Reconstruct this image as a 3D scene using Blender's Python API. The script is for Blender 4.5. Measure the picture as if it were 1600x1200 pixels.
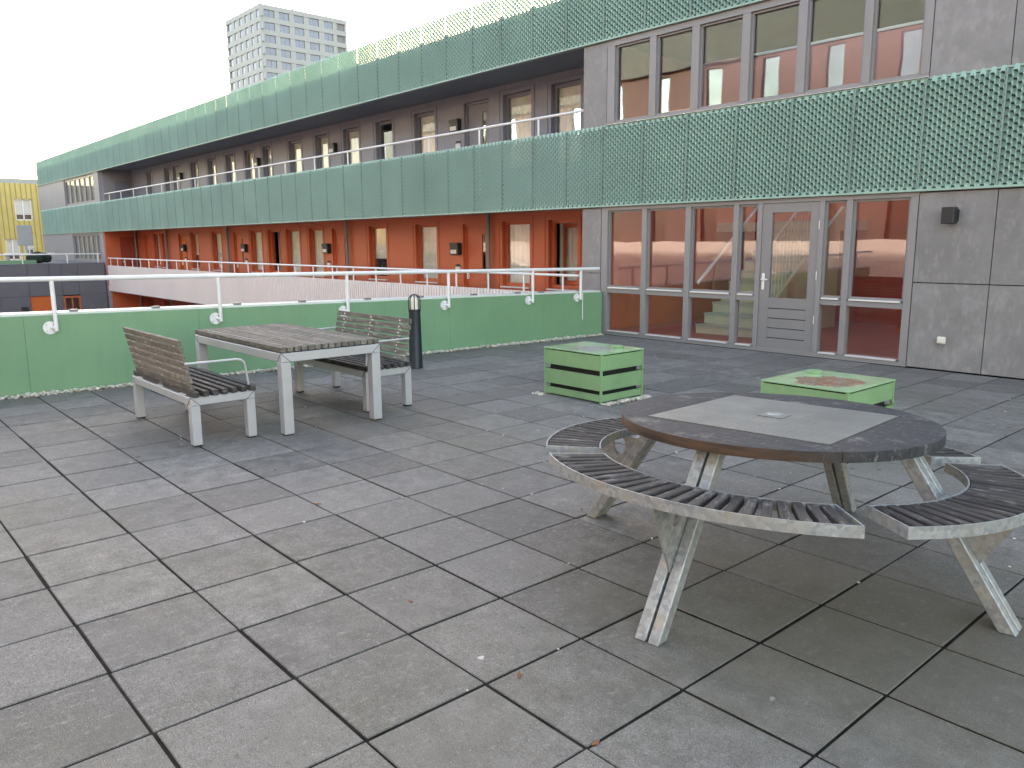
import bpy, bmesh, math, random
from mathutils import Vector, Matrix, Quaternion
random.seed(7)
PI = math.pi
R = math.radians
scene = bpy.context.scene
for o in list(bpy.data.objects):
    bpy.data.objects.remove(o)
COL = scene.collection

# ---------------------------------------------------------------- camera, sky, sun, exposure
CAM = Vector((0.0, 0.0, 1.576))
YAW, PITCH, ROLL, FPX = 0.8497898, 0.1769912, -0.0064397, 1240.683
cam_d = bpy.data.cameras.new('camera')
cam = bpy.data.objects.new('camera', cam_d)
COL.objects.link(cam)
fw = Vector((-math.sin(YAW) * math.cos(PITCH), math.cos(YAW) * math.cos(PITCH), -math.sin(PITCH)))
rt = Vector((math.cos(YAW), math.sin(YAW), 0))
up = rt.cross(fw)
r2 = math.cos(ROLL) * rt + math.sin(ROLL) * up
u2 = -math.sin(ROLL) * rt + math.cos(ROLL) * up
cam.matrix_world = Matrix(((r2.x, u2.x, -fw.x, CAM.x), (r2.y, u2.y, -fw.y, CAM.y), (r2.z, u2.z, -fw.z, CAM.z), (0, 0, 0, 1)))
cam_d.sensor_width = 36.0
cam_d.lens = FPX / 1600.0 * 36.0
cam_d.clip_start = 0.05
cam_d.clip_end = 6000
scene.camera = cam

SUN_EL, SUN_PHI = R(10.0), R(44.0)       # low evening sun behind the gallery building
sun_dir = Vector((-math.cos(SUN_PHI) * math.cos(SUN_EL), math.sin(SUN_PHI) * math.cos(SUN_EL), math.sin(SUN_EL)))
world = bpy.data.worlds.new('World')
scene.world = world
world.use_nodes = True
wn = world.node_tree
sky = wn.nodes.new('ShaderNodeTexSky')
sky.sky_type = 'NISHITA'
sky.sun_disc = False
sky.sun_elevation = SUN_EL
sky.sun_rotation = math.atan2(sun_dir.x, sun_dir.y)
sky.altitude = 0
sky.air_density = 1.0
sky.dust_density = 1.5
sky.ozone_density = 1.0
bg = wn.nodes['Background']
bg.inputs['Strength'].default_value = 0.13
wn.links.new(sky.outputs['Color'], bg.inputs['Color'])
sun_d = bpy.data.lights.new('sun', 'SUN')
sun = bpy.data.objects.new('sun', sun_d)
COL.objects.link(sun)
sun_d.energy = 2.0
sun_d.angle = R(0.6)
sun_d.color = (1.0, 0.88, 0.74)
sun.rotation_euler = sun_dir.to_track_quat('Z', 'Y').to_euler()
sun.location = (-40, 20, 40)

scene.render.engine = 'CYCLES'
scene.cycles.use_denoising = True
scene.cycles.max_bounces = 8
scene.cycles.transparent_max_bounces = 16
scene.cycles.caustics_reflective = False
scene.cycles.caustics_refractive = False
scene.cycles.sample_clamp_indirect = 6.0
vs = scene.view_settings
vs.view_transform = 'Standard'
vs.look = 'None'
vs.gamma = 1.0
vs.use_curve_mapping = False
vs.exposure = 3.33
vs.use_white_balance = True
vs.white_balance_temperature = 8300
vs.white_balance_tint = 21

# ---------------------------------------------------------------- materials
def srgb(r, g, b):
    f = lambda c: (c / 255.0 / 12.92) if c / 255.0 <= 0.04045 else ((c / 255.0 + 0.055) / 1.055) ** 2.4
    return (f(r), f(g), f(b), 1.0)

MATS = {}
def nodes_mat(name):
    m = bpy.data.materials.new(name)
    m.use_nodes = True
    nt = m.node_tree
    b = nt.nodes['Principled BSDF']
    MATS[name] = m
    return m, nt, b

def N(nt, t, **kw):
    n = nt.nodes.new(t)
    for k, v in kw.items():
        if k.startswith('i_'):
            n.inputs[k[2:].replace('_', ' ')].default_value = v
        else:
            setattr(n, k, v)
    return n

def mixc(nt, fac, a, b, mode='MIX'):
    n = nt.nodes.new('ShaderNodeMix')
    n.data_type = 'RGBA'
    n.blend_type = mode
    for inp, v in ((n.inputs[0], fac), (n.inputs[6], a), (n.inputs[7], b)):
        if isinstance(v, (int, float)):
            inp.default_value = v
        elif isinstance(v, tuple):
            inp.default_value = v
        else:
            nt.links.new(v, inp)
    return n.outputs[2]

def ramp(nt, src, p0, p1, c0=(0, 0, 0, 1), c1=(1, 1, 1, 1)):
    n = nt.nodes.new('ShaderNodeValToRGB')
    n.color_ramp.elements[0].position = p0
    n.color_ramp.elements[1].position = p1
    n.color_ramp.elements[0].color = c0
    n.color_ramp.elements[1].color = c1
    nt.links.new(src, n.inputs[0])
    return n.outputs[0]

def coords(nt, kind='world', scale=(1, 1, 1), jitter=False):
    if kind == 'world':
        g = nt.nodes.new('ShaderNodeNewGeometry')
        src = g.outputs['Position']
    else:
        t = nt.nodes.new('ShaderNodeTexCoord')
        src = t.outputs['Object']
    if jitter:
        oi = nt.nodes.new('ShaderNodeObjectInfo')
        mul = N(nt, 'ShaderNodeVectorMath', operation='SCALE')
        comb = nt.nodes.new('ShaderNodeCombineXYZ')
        for k in range(3):
            nt.links.new(oi.outputs['Random'], comb.inputs[k])
        nt.links.new(comb.outputs[0], mul.inputs[0])
        mul.inputs['Scale'].default_value = 37.0
        add = N(nt, 'ShaderNodeVectorMath', operation='ADD')
        nt.links.new(src, add.inputs[0])
        nt.links.new(mul.outputs[0], add.inputs[1])
        src = add.outputs[0]
    mp = nt.nodes.new('ShaderNodeMapping')
    mp.inputs['Scale'].default_value = scale
    nt.links.new(src, mp.inputs['Vector'])
    return mp.outputs['Vector']

def noise(nt, vec, scale, detail=4, rough=0.55):
    n = N(nt, 'ShaderNodeTexNoise', i_Scale=scale, i_Detail=detail, i_Roughness=rough)
    nt.links.new(vec, n.inputs['Vector'])
    return n.outputs['Fac']

def bump(nt, b, h, strength=0.3, dist=0.002):
    n = N(nt, 'ShaderNodeBump', i_Strength=strength, i_Distance=dist)
    nt.links.new(h, n.inputs['Height'])
    nt.links.new(n.outputs[0], b.inputs['Normal'])
    return n

def paint(name, col, rough=0.5, var=0.12, dirt=0.0, dirtcol=(0.08, 0.07, 0.055, 1), scale=1.6, metallic=0.0, fine=60, spec=0.4, streak=False):
    m, nt, b = nodes_mat(name)
    v = coords(nt)
    n1 = noise(nt, v, scale, 5)
    dk = tuple(c * (1 - var) for c in col[:3]) + (1,)
    lt = tuple(min(1, c * (1 + var)) for c in col[:3]) + (1,)
    c = mixc(nt, ramp(nt, n1, 0.3, 0.7), dk, lt)
    if dirt:
        vv = coords(nt, scale=(6, 6, 0.8)) if streak else v
        n2 = noise(nt, vv, 2.3 if streak else 7, 6, 0.65)
        f = ramp(nt, n2, 0.5, 0.8)
        mm = N(nt, 'ShaderNodeMath', operation='MULTIPLY')
        nt.links.new(f, mm.inputs[0]); mm.inputs[1].default_value = dirt
        c = mixc(nt, mm.outputs[0], c, dirtcol)
    nt.links.new(c, b.inputs['Base Color'])
    b.inputs['Roughness'].default_value = rough
    b.inputs['Metallic'].default_value = metallic
    b.inputs['Specular IOR Level'].default_value = spec
    bump(nt, b, noise(nt, v, fine, 3), 0.12, 0.003)
    return m

def wood(name, c0, c1, c2, along=(1.5, 22, 22), rough=0.8):
    m, nt, b = nodes_mat(name)
    v = coords(nt, 'object', along, jitter=True)
    n1 = noise(nt, v, 3.0, 8, 0.65)
    c = mixc(nt, ramp(nt, n1, 0.28, 0.72), c0, c1)
    v2 = coords(nt, 'object', (3, 9, 9), jitter=True)
    n2 = noise(nt, v2, 3.0, 5, 0.6)
    c = mixc(nt, ramp(nt, n2, 0.55, 0.8), c, c2)
    oi = nt.nodes.new('ShaderNodeObjectInfo')
    mr = N(nt, 'ShaderNodeMapRange')
    mr.inputs['To Min'].default_value = 0.72; mr.inputs['To Max'].default_value = 1.18
    nt.links.new(oi.outputs['Random'], mr.inputs['Value'])
    hs = nt.nodes.new('ShaderNodeHueSaturation')
    nt.links.new(mr.outputs[0], hs.inputs['Value'])
    nt.links.new(c, hs.inputs['Color'])
    nt.links.new(hs.outputs[0], b.inputs['Base Color'])
    b.inputs['Roughness'].default_value = rough
    b.inputs['Specular IOR Level'].default_value = 0.25
    bump(nt, b, n1, 0.55, 0.004)
    return m

# paving
def make_tile_mat():
    m, nt, b = nodes_mat('concrete_tile')
    v = coords(nt)
    big = noise(nt, v, 0.7, 4)
    med = noise(nt, v, 7.0, 6, 0.65)
    fine = noise(nt, v, 260.0, 2, 0.7)
    c = mixc(nt, ramp(nt, med, 0.32, 0.68), (0.105, 0.099, 0.092, 1), (0.235, 0.222, 0.208, 1))
    c = mixc(nt, ramp(nt, big, 0.35, 0.7), c, (0.150, 0.142, 0.134, 1))
    # per tile tone
    oi = nt.nodes.new('ShaderNodeObjectInfo')
    mr = N(nt, 'ShaderNodeMapRange')
    mr.inputs['To Min'].default_value = 0.80; mr.inputs['To Max'].default_value = 1.20
    nt.links.new(oi.outputs['Random'], mr.inputs['Value'])
    hs = nt.nodes.new('ShaderNodeHueSaturation')
    nt.links.new(mr.outputs[0], hs.inputs['Value'])
    nt.links.new(c, hs.inputs['Color'])
    c = hs.outputs[0]
    # aggregate speckle
    sp = ramp(nt, fine, 0.38, 0.66, (0.5, 0.5, 0.5, 1), (1.5, 1.5, 1.5, 1))
    c = mixc(nt, 1.0, c, sp, 'MULTIPLY')
    # pale grains
    vo = N(nt, 'ShaderNodeTexVoronoi', i_Scale=95.0)
    nt.links.new(v, vo.inputs['Vector'])
    g1 = ramp(nt, vo.outputs['Distance'], 0.10, 0.17, (1, 1, 1, 1), (0, 0, 0, 1))
    sel = N(nt, 'ShaderNodeSeparateColor')
    nt.links.new(vo.outputs['Color'], sel.inputs[0])
    g2 = ramp(nt, sel.outputs[0], 0.74, 0.76)
    gm = N(nt, 'ShaderNodeMath', operation='MULTIPLY'); nt.links.new(g1, gm.inputs[0]); nt.links.new(g2, gm.inputs[1])
    c = mixc(nt, gm.outputs[0], c, (0.52, 0.52, 0.50, 1))
    fl = noise(nt, coords(nt, scale=(1, 2.2, 1)), 30.0, 5, 0.75)
    fm = N(nt, 'ShaderNodeMath', operation='MULTIPLY'); nt.links.new(ramp(nt, fl, 0.53, 0.68), fm.inputs[0]); fm.inputs[1].default_value = 0.8
    c = mixc(nt, fm.outputs[0], c, (0.07, 0.068, 0.065, 1))
    fl2 = noise(nt, coords(nt, scale=(2.0, 1, 1)), 18.0, 5, 0.7)
    fm2 = N(nt, 'ShaderNodeMath', operation='MULTIPLY'); nt.links.new(ramp(nt, fl2, 0.55, 0.72), fm2.inputs[0]); fm2.inputs[1].default_value = 0.6
    c = mixc(nt, fm2.outputs[0], c, (0.30, 0.295, 0.285, 1))
    # dark stains
    st = ramp(nt, noise(nt, v, 2.6, 7, 0.7), 0.56, 0.74)
    sm = N(nt, 'ShaderNodeMath', operation='MULTIPLY'); nt.links.new(st, sm.inputs[0]); sm.inputs[1].default_value = 0.55
    c = mixc(nt, sm.outputs[0], c, (0.085, 0.08, 0.074, 1))
    # olive patch round the picnic table, edge broken up by noise
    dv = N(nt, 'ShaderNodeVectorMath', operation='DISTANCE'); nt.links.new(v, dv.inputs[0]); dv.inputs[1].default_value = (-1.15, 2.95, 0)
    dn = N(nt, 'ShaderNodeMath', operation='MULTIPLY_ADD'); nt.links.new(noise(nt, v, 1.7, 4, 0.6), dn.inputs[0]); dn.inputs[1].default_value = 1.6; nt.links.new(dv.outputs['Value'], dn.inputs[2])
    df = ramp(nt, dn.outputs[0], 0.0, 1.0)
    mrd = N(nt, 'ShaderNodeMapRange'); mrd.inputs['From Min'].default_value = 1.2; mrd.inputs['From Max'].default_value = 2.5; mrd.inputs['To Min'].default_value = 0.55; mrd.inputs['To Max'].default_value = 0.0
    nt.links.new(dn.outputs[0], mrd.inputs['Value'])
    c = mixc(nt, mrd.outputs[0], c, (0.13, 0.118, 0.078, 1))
    # olive algae film
    al = ramp(nt, noise(nt, v, 0.45, 3, 0.5), 0.50, 0.72)
    am = N(nt, 'ShaderNodeMath', operation='MULTIPLY'); nt.links.new(al, am.inputs[0]); am.inputs[1].default_value = 0.38
    c = mixc(nt, am.outputs[0], c, (0.125, 0.118, 0.075, 1))
    # bird droppings: sparse pale spots
    vd = N(nt, 'ShaderNodeTexVoronoi', i_Scale=3.3, i_Randomness=1.0)
    warp = N(nt, 'ShaderNodeVectorMath', operation='ADD')
    nz = N(nt, 'ShaderNodeTexNoise', i_Scale=40.0, i_Detail=2.0); nt.links.new(v, nz.inputs['Vector'])
    sc2 = N(nt, 'ShaderNodeVectorMath', operation='SCALE'); nt.links.new(nz.outputs['Color'], sc2.inputs[0]); sc2.inputs['Scale'].default_value = 0.03
    nt.links.new(v, warp.inputs[0]); nt.links.new(sc2.outputs[0], warp.inputs[1])
    nt.links.new(warp.outputs[0], vd.inputs['Vector'])
    d1 = ramp(nt, vd.outputs['Distance'], 0.030, 0.052, (1, 1, 1, 1), (0, 0, 0, 1))
    s2 = N(nt, 'ShaderNodeSeparateColor'); nt.links.new(vd.outputs['Color'], s2.inputs[0])
    d2 = ramp(nt, s2.outputs[1], 0.70, 0.9)
    dm = N(nt, 'ShaderNodeMath', operation='MULTIPLY'); nt.links.new(d1, dm.inputs[0]); nt.links.new(d2, dm.inputs[1])
    c = mixc(nt, dm.outputs[0], c, (0.45, 0.45, 0.43, 1))
    nt.links.new(c, b.inputs['Base Color'])
    b.inputs['Roughness'].default_value = 0.72
    b.inputs['Specular IOR Level'].default_value = 0.35
    hh = N(nt, 'ShaderNodeMath', operation='ADD'); nt.links.new(fine, hh.inputs[0]); nt.links.new(med, hh.inputs[1])
    bump(nt, b, hh.outputs[0], 0.5, 0.002)
    return m

def make_panel_mat():
    m, nt, b = nodes_mat('grey_panel')
    v = coords(nt)
    vs_ = coords(nt, scale=(1.2, 1.2, 0.6))
    n1 = noise(nt, v, 2.2, 8, 0.7)
    n2 = noise(nt, vs_, 9.0, 7, 0.7)
    c = mixc(nt, ramp(nt, n1, 0.3, 0.72), (0.155, 0.152, 0.155, 1), (0.225, 0.22, 0.222, 1))
    c = mixc(nt, ramp(nt, n2, 0.5, 0.78), c, (0.28, 0.27, 0.275, 1))
    oi = nt.nodes.new('ShaderNodeObjectInfo')
    mr = N(nt, 'ShaderNodeMapRange'); mr.inputs['To Min'].default_value = 0.92; mr.inputs['To Max'].default_value = 1.08
    nt.links.new(oi.outputs['Random'], mr.inputs['Value'])
    hs = nt.nodes.new('ShaderNodeHueSaturation'); nt.links.new(mr.outputs[0], hs.inputs['Value']); nt.links.new(c, hs.inputs['Color'])
    nt.links.new(hs.outputs[0], b.inputs['Base Color'])
    b.inputs['Roughness'].default_value = 0.55
    bump(nt, b, n2, 0.15, 0.002)
    return m

def make_galv():
    m, nt, b = nodes_mat('galvanised_steel')
    v = coords(nt)
    vo = N(nt, 'ShaderNodeTexVoronoi', i_Scale=48.0)
    nt.links.new(v, vo.inputs['Vector'])
    sc = N(nt, 'ShaderNodeSeparateColor'); nt.links.new(vo.outputs['Color'], sc.inputs[0])
    n1 = noise(nt, v, 9, 5)
    c = mixc(nt, sc.outputs[0], (0.215, 0.235, 0.245, 1), (0.35, 0.37, 0.375, 1))
    c = mixc(nt, ramp(nt, n1, 0.48, 0.75), c, (0.34, 0.32, 0.27, 1))
    nt.links.new(c, b.inputs['Base Color'])
    b.inputs['Metallic'].default_value = 0.35
    rr = N(nt, 'ShaderNodeMapRange'); rr.inputs['To Min'].default_value = 0.38; rr.inputs['To Max'].default_value = 0.6
    nt.links.new(sc.outputs[1], rr.inputs['Value']); nt.links.new(rr.outputs[0], b.inputs['Roughness'])
    bump(nt, b, n1, 0.1, 0.002)
    return m

def make_glass(name, tint=(0.75, 0.78, 0.78, 1), refl=2.1, wav=0.012, wscale=1.6):
    m = bpy.data.materials.new(name); m.use_nodes = True; MATS[name] = m
    nt = m.node_tree; nt.nodes.clear()
    out = nt.nodes.new('ShaderNodeOutputMaterial')
    tr = nt.nodes.new('ShaderNodeBsdfTransparent'); tr.inputs['Color'].default_value = tint
    gl = nt.nodes.new('ShaderNodeBsdfGlossy'); gl.inputs['Roughness'].default_value = 0.015; gl.inputs['Color'].default_value = (0.95, 0.97, 1, 1)
    fr = N(nt, 'ShaderNodeFresnel', i_IOR=1.5)
    gm_ = nt.nodes.new('ShaderNodeNewGeometry')      # thin pane: same Fresnel from either face
    io = N(nt, 'ShaderNodeMapRange'); io.inputs['To Min'].default_value = 1.5; io.inputs['To Max'].default_value = 1 / 1.5
    nt.links.new(gm_.outputs['Backfacing'], io.inputs['Value']); nt.links.new(io.outputs[0], fr.inputs['IOR'])
    mu = N(nt, 'ShaderNodeMath', operation='MULTIPLY', use_clamp=True); nt.links.new(fr.outputs[0], mu.inputs[0]); mu.inputs[1].default_value = refl
    mx = nt.nodes.new('ShaderNodeMixShader')
    nt.links.new(mu.outputs[0], mx.inputs[0]); nt.links.new(tr.outputs[0], mx.inputs[1]); nt.links.new(gl.outputs[0], mx.inputs[2])
    v = coords(nt, jitter=True)
    bp = N(nt, 'ShaderNodeBump', i_Strength=1.0, i_Distance=wav)
    nt.links.new(noise(nt, v, wscale, 1), bp.inputs['Height'])
    nt.links.new(bp.outputs[0], gl.inputs['Normal'])
    nt.links.new(mx.outputs[0], out.inputs['Surface'])
    return m

def make_wood_top():
    m, nt, b = nodes_mat('tabletop_wood')
    v = coords(nt, scale=(1, 1, 1))
    n1 = noise(nt, coords(nt, scale=(3, 14, 14)), 2.2, 8, 0.7)
    n2 = noise(nt, v, 5.0, 8, 0.72)
    c = mixc(nt, ramp(nt, n1, 0.3, 0.7), (0.016, 0.018, 0.023, 1), (0.050, 0.052, 0.058, 1))
    n5 = noise(nt, coords(nt, scale=(3.5, 1, 1)), 16.0, 8, 0.8)
    c = mixc(nt, ramp(nt, n5, 0.56, 0.70), c, (0.22, 0.215, 0.21, 1))
    c = mixc(nt, ramp(nt, n2, 0.56, 0.72), c, (0.20, 0.195, 0.19, 1))
    # bare brown wood on the worn vertical edge
    g = nt.nodes.new('ShaderNodeNewGeometry')
    sx = nt.nodes.new('ShaderNodeSeparateXYZ'); nt.links.new(g.outputs['Normal'], sx.inputs[0])
    side = ramp(nt, sx.outputs['Z'], 0.2, 0.6, (1, 1, 1, 1), (0, 0, 0, 1))
    n3 = noise(nt, coords(nt, scale=(1, 1, 6)), 3.0, 6, 0.65)
    brown = mixc(nt, ramp(nt, n3, 0.35, 0.65), (0.035, 0.026, 0.021, 1), (0.105, 0.062, 0.040, 1))
    px = nt.nodes.new('ShaderNodeSeparateXYZ'); nt.links.new(g.outputs['Position'], px.inputs[0])
    wl = ramp(nt, px.outputs['X'], 0.0, 1.0)
    mrx = N(nt, 'ShaderNodeMapRange'); mrx.inputs['From Min'].default_value = -1.55; mrx.inputs['From Max'].default_value = -1.35
    mrx.inputs['To Min'].default_value = 1.0; mrx.inputs['To Max'].default_value = 0.0
    nt.links.new(px.outputs['X'], mrx.inputs['Value'])
    mm = N(nt, 'ShaderNodeMath', operation='MULTIPLY'); nt.links.new(side, mm.inputs[0]); nt.links.new(mrx.outputs[0], mm.inputs[1])
    c = mixc(nt, mm.outputs[0], c, brown)
    nt.links.new(c, b.inputs['Base Color'])
    b.inputs['Roughness'].default_value = 0.7
    b.inputs['Specular IOR Level'].default_value = 0.3
    bump(nt, b, n2, 0.5, 0.004)
    return m

def make_lid(name, rusty):
    m, nt, b = nodes_mat(name)
    v = coords(nt, 'object')
    n1 = noise(nt, v, 4.0, 6, 0.65)
    grn = mixc(nt, ramp(nt, n1, 0.3, 0.7), (0.20, 0.38, 0.20, 1), (0.30, 0.48, 0.29, 1))
    sx = nt.nodes.new('ShaderNodeSeparateXYZ'); nt.links.new(v, sx.inputs[0])
    # stain hugging the middle of the lid, broken by noise
    ab = N(nt, 'ShaderNodeVectorMath', operation='LENGTH')
    mp = N(nt, 'ShaderNodeMapping'); mp.inputs['Scale'].default_value = (2.2, 2.2, 0.0); mp.inputs['Location'].default_value = (-0.12, 0.18, 0); nt.links.new(v, mp.inputs['Vector'])
    nt.links.new(mp.outputs[0], ab.inputs[0])
    ad = N(nt, 'ShaderNodeMath', operation='ADD'); nt.links.new(ab.outputs['Value'], ad.inputs[0])
    sc = N(nt, 'ShaderNodeMath', operation='MULTIPLY'); nt.links.new(n1, sc.inputs[0]); sc.inputs[1].default_value = 0.9
    nt.links.new(sc.outputs[0], ad.inputs[1])
    f = ramp(nt, ad.outputs[0], 0.72 if not rusty else 0.98, 1.15 if not rusty else 1.17, (1, 1, 1, 1), (0, 0, 0, 1))
    n2 = noise(nt, v, 11.0, 6, 0.7)
    if rusty:
        st = mixc(nt, ramp(nt, n2, 0.35, 0.65), (0.20, 0.085, 0.06, 1), (0.33, 0.25, 0.17, 1))
        n4 = noise(nt, coords(nt, 'object', (10, 1.5, 1)), 2.5, 3)
        st = mixc(nt, ramp(nt, n4, 0.58, 0.68), st, (0.16, 0.075, 0.05, 1))
    else:
        st = mixc(nt, ramp(nt, n2, 0.3, 0.7), (0.24, 0.25, 0.23, 1), (0.34, 0.36, 0.33, 1))
    c = mixc(nt, f, grn, st)
    nt.links.new(c, b.inputs['Base Color'])
    b.inputs['Roughness'].default_value = 0.16
    bump(nt, b, n2, 0.08, 0.002)
    return m

make_tile_mat(); make_panel_mat(); make_galv(); make_wood_top()
make_lid('vent_lid_green', False); make_lid('vent_lid_rusty', True)
paint('joint_bed', (0.016, 0.015, 0.013, 1), 0.95, 0.5, 0.5, (0.06, 0.055, 0.045, 1), scale=9, spec=0.1)
paint('parapet_green', (0.148, 0.305, 0.178, 1), 0.48, 0.08, 0.22, (0.11, 0.20, 0.13, 1), 0.9, streak=True)
paint('vent_green', (0.19, 0.35, 0.175, 1), 0.42, 0.12, 0.3, (0.12, 0.2, 0.1, 1))
paint('mesh_green', (0.255, 0.405, 0.345, 1), 0.5, 0.10, 0.35, (0.30, 0.40, 0.37, 1), 0.8)
paint('mesh_post_green', (0.19, 0.28, 0.25, 1), 0.6)
paint('coping_white', (0.62, 0.66, 0.64, 1), 0.45, 0.05, 0.15)
paint('white_metal', (0.74, 0.75, 0.76, 1), 0.35, 0.04, 0.06, (0.4, 0.36, 0.3, 1), 5)
paint('bench_metal', (0.45, 0.46, 0.48, 1), 0.38, 0.06, 0.30, (0.34, 0.31, 0.26, 1), 3, metallic=0.25)
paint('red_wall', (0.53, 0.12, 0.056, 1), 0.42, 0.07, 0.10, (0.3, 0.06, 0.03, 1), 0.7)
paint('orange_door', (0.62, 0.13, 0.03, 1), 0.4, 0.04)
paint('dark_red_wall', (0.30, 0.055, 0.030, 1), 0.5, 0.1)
paint('gallery_grey', (0.225, 0.235, 0.29, 1), 0.5, 0.06, 0.1)  # blue tint of the glare is put into the wall colour
paint('gallery_frame_grey', (0.185, 0.19, 0.23, 1), 0.45, 0.05)
paint('soffit', (0.22, 0.25, 0.30, 1), 0.7, 0.05)
paint('slab_concrete', (0.42, 0.45, 0.42, 1), 0.7, 0.08, 0.2)
paint('frame_grey', (0.235, 0.228, 0.235, 1), 0.4, 0.04)
paint('door_grey', (0.215, 0.21, 0.215, 1), 0.38, 0.04)
paint('sill_alu', (0.75, 0.76, 0.78, 1), 0.3, 0.03, metallic=0.3)
paint('dark_gap', (0.015, 0.015, 0.016, 1), 0.9, 0.2)
paint('room_dark', (0.10, 0.095, 0.09, 1), 0.9, 0.2)
paint('pink_white', (0.74, 0.685, 0.67, 1), 0.5, 0.04, 0.08, (0.5, 0.45, 0.42, 1), 0.6)
paint('wing_grey', (0.125, 0.125, 0.145, 1), 0.55, 0.06, 0.1)
paint('spandrel_grey', (0.21, 0.30, 0.27, 1), 0.6, 0.05)
paint('far_grey', (0.26, 0.25, 0.265, 1), 0.55, 0.05, 0.1)
paint('pipe_grey', (0.20, 0.195, 0.20, 1), 0.4, 0.05)
paint('black_plastic', (0.018, 0.02, 0.024, 1), 0.42, 0.2)
paint('bollard_black', (0.012, 0.020, 0.028, 1), 0.4, 0.2)
paint('lamp_lens', (0.82, 0.78, 0.68, 1), 0.35, 0.04)
paint('label_white', (0.72, 0.72, 0.70, 1), 0.5, 0.03)
paint('outlet_white', (0.66, 0.63, 0.56, 1), 0.45, 0.05)
paint('stair_concrete', (0.55, 0.56, 0.42, 1), 0.7, 0.08)
paint('hall_red', (0.66, 0.13, 0.06, 1), 0.5, 0.06)
paint('hall_upper', (0.24, 0.13, 0.125, 1), 0.6, 0.06)
paint('hall_floor', (0.48, 0.115, 0.07, 1), 0.5, 0.06)
paint('curtain', (0.70, 0.71, 0.65, 1), 0.85, 0.10, scale=3)
paint('blind_dark', (0.30, 0.28, 0.31, 1), 0.8, 0.1)
paint('yellow_clad', (0.52, 0.425, 0.155, 1), 0.45, 0.06)
paint('yellow_seam', (0.33, 0.26, 0.08, 1), 0.5, 0.06)
paint('tower_white', (0.33, 0.345, 0.35, 1), 0.6, 0.05)
paint('tower_dark', (0.20, 0.21, 0.22, 1), 0.6, 0.05)
paint('tower_glass', (0.17, 0.20, 0.27, 1), 0.12, 0.15, scale=0.2, spec=0.8)
paint('plate_steel', (0.185, 0.195, 0.19, 1), 0.5, 0.16, 0.45, (0.27, 0.27, 0.25, 1), 3.5, metallic=0.55)
paint('pebble', (0.56, 0.52, 0.44, 1), 0.8, 0.7, scale=28)
paint('ground_far', (0.16, 0.16, 0.14, 1), 0.9, 0.2, scale=0.1)
paint('court_ground', (0.14, 0.14, 0.13, 1), 0.9, 0.2, scale=0.5)
paint('brass_bolt', (0.55, 0.55, 0.53, 1), 0.35, 0.1, metallic=0.8)
paint('opp_green', (0.08, 0.16, 0.18, 1), 0.6, 0.1)
paint('opp_white', (0.66, 0.60, 0.60, 1), 0.6, 0.05)
paint('opp_grey', (0.105, 0.075, 0.08, 1), 0.6, 0.06)
paint('opp_window', (0.13, 0.27, 0.42, 1), 0.08, 0.2, scale=0.8, metallic=0.85)
paint('opp_window_dark', (0.07, 0.06, 0.06, 1), 0.2, 0.2)
paint('leaf_litter', (0.20, 0.075, 0.035, 1), 0.8, 0.5, scale=40)
paint('plant_dark', (0.018, 0.03, 0.022, 1), 0.8, 0.4, scale=20)
wood('bench_wood', (0.070, 0.062, 0.052, 1), (0.255, 0.235, 0.205, 1), (0.38, 0.365, 0.33, 1))
wood('seat_wood', (0.022, 0.020, 0.020, 1), (0.088, 0.079, 0.074, 1), (0.26, 0.245, 0.235, 1))
make_glass('hall_glass', (0.99, 0.99, 0.98, 1), 1.5, 0.0012, 1.3)
make_glass('end_glass', (0.9, 0.9, 0.9, 1), 0.5, 0.001, 1.3)
make_glass('gallery_glass', (0.985, 0.99, 0.985, 1), 1.0, 0.002, 1.3)

# ---------------------------------------------------------------- mesh helpers
WPOS = {}          # world position of every object, by name

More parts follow.
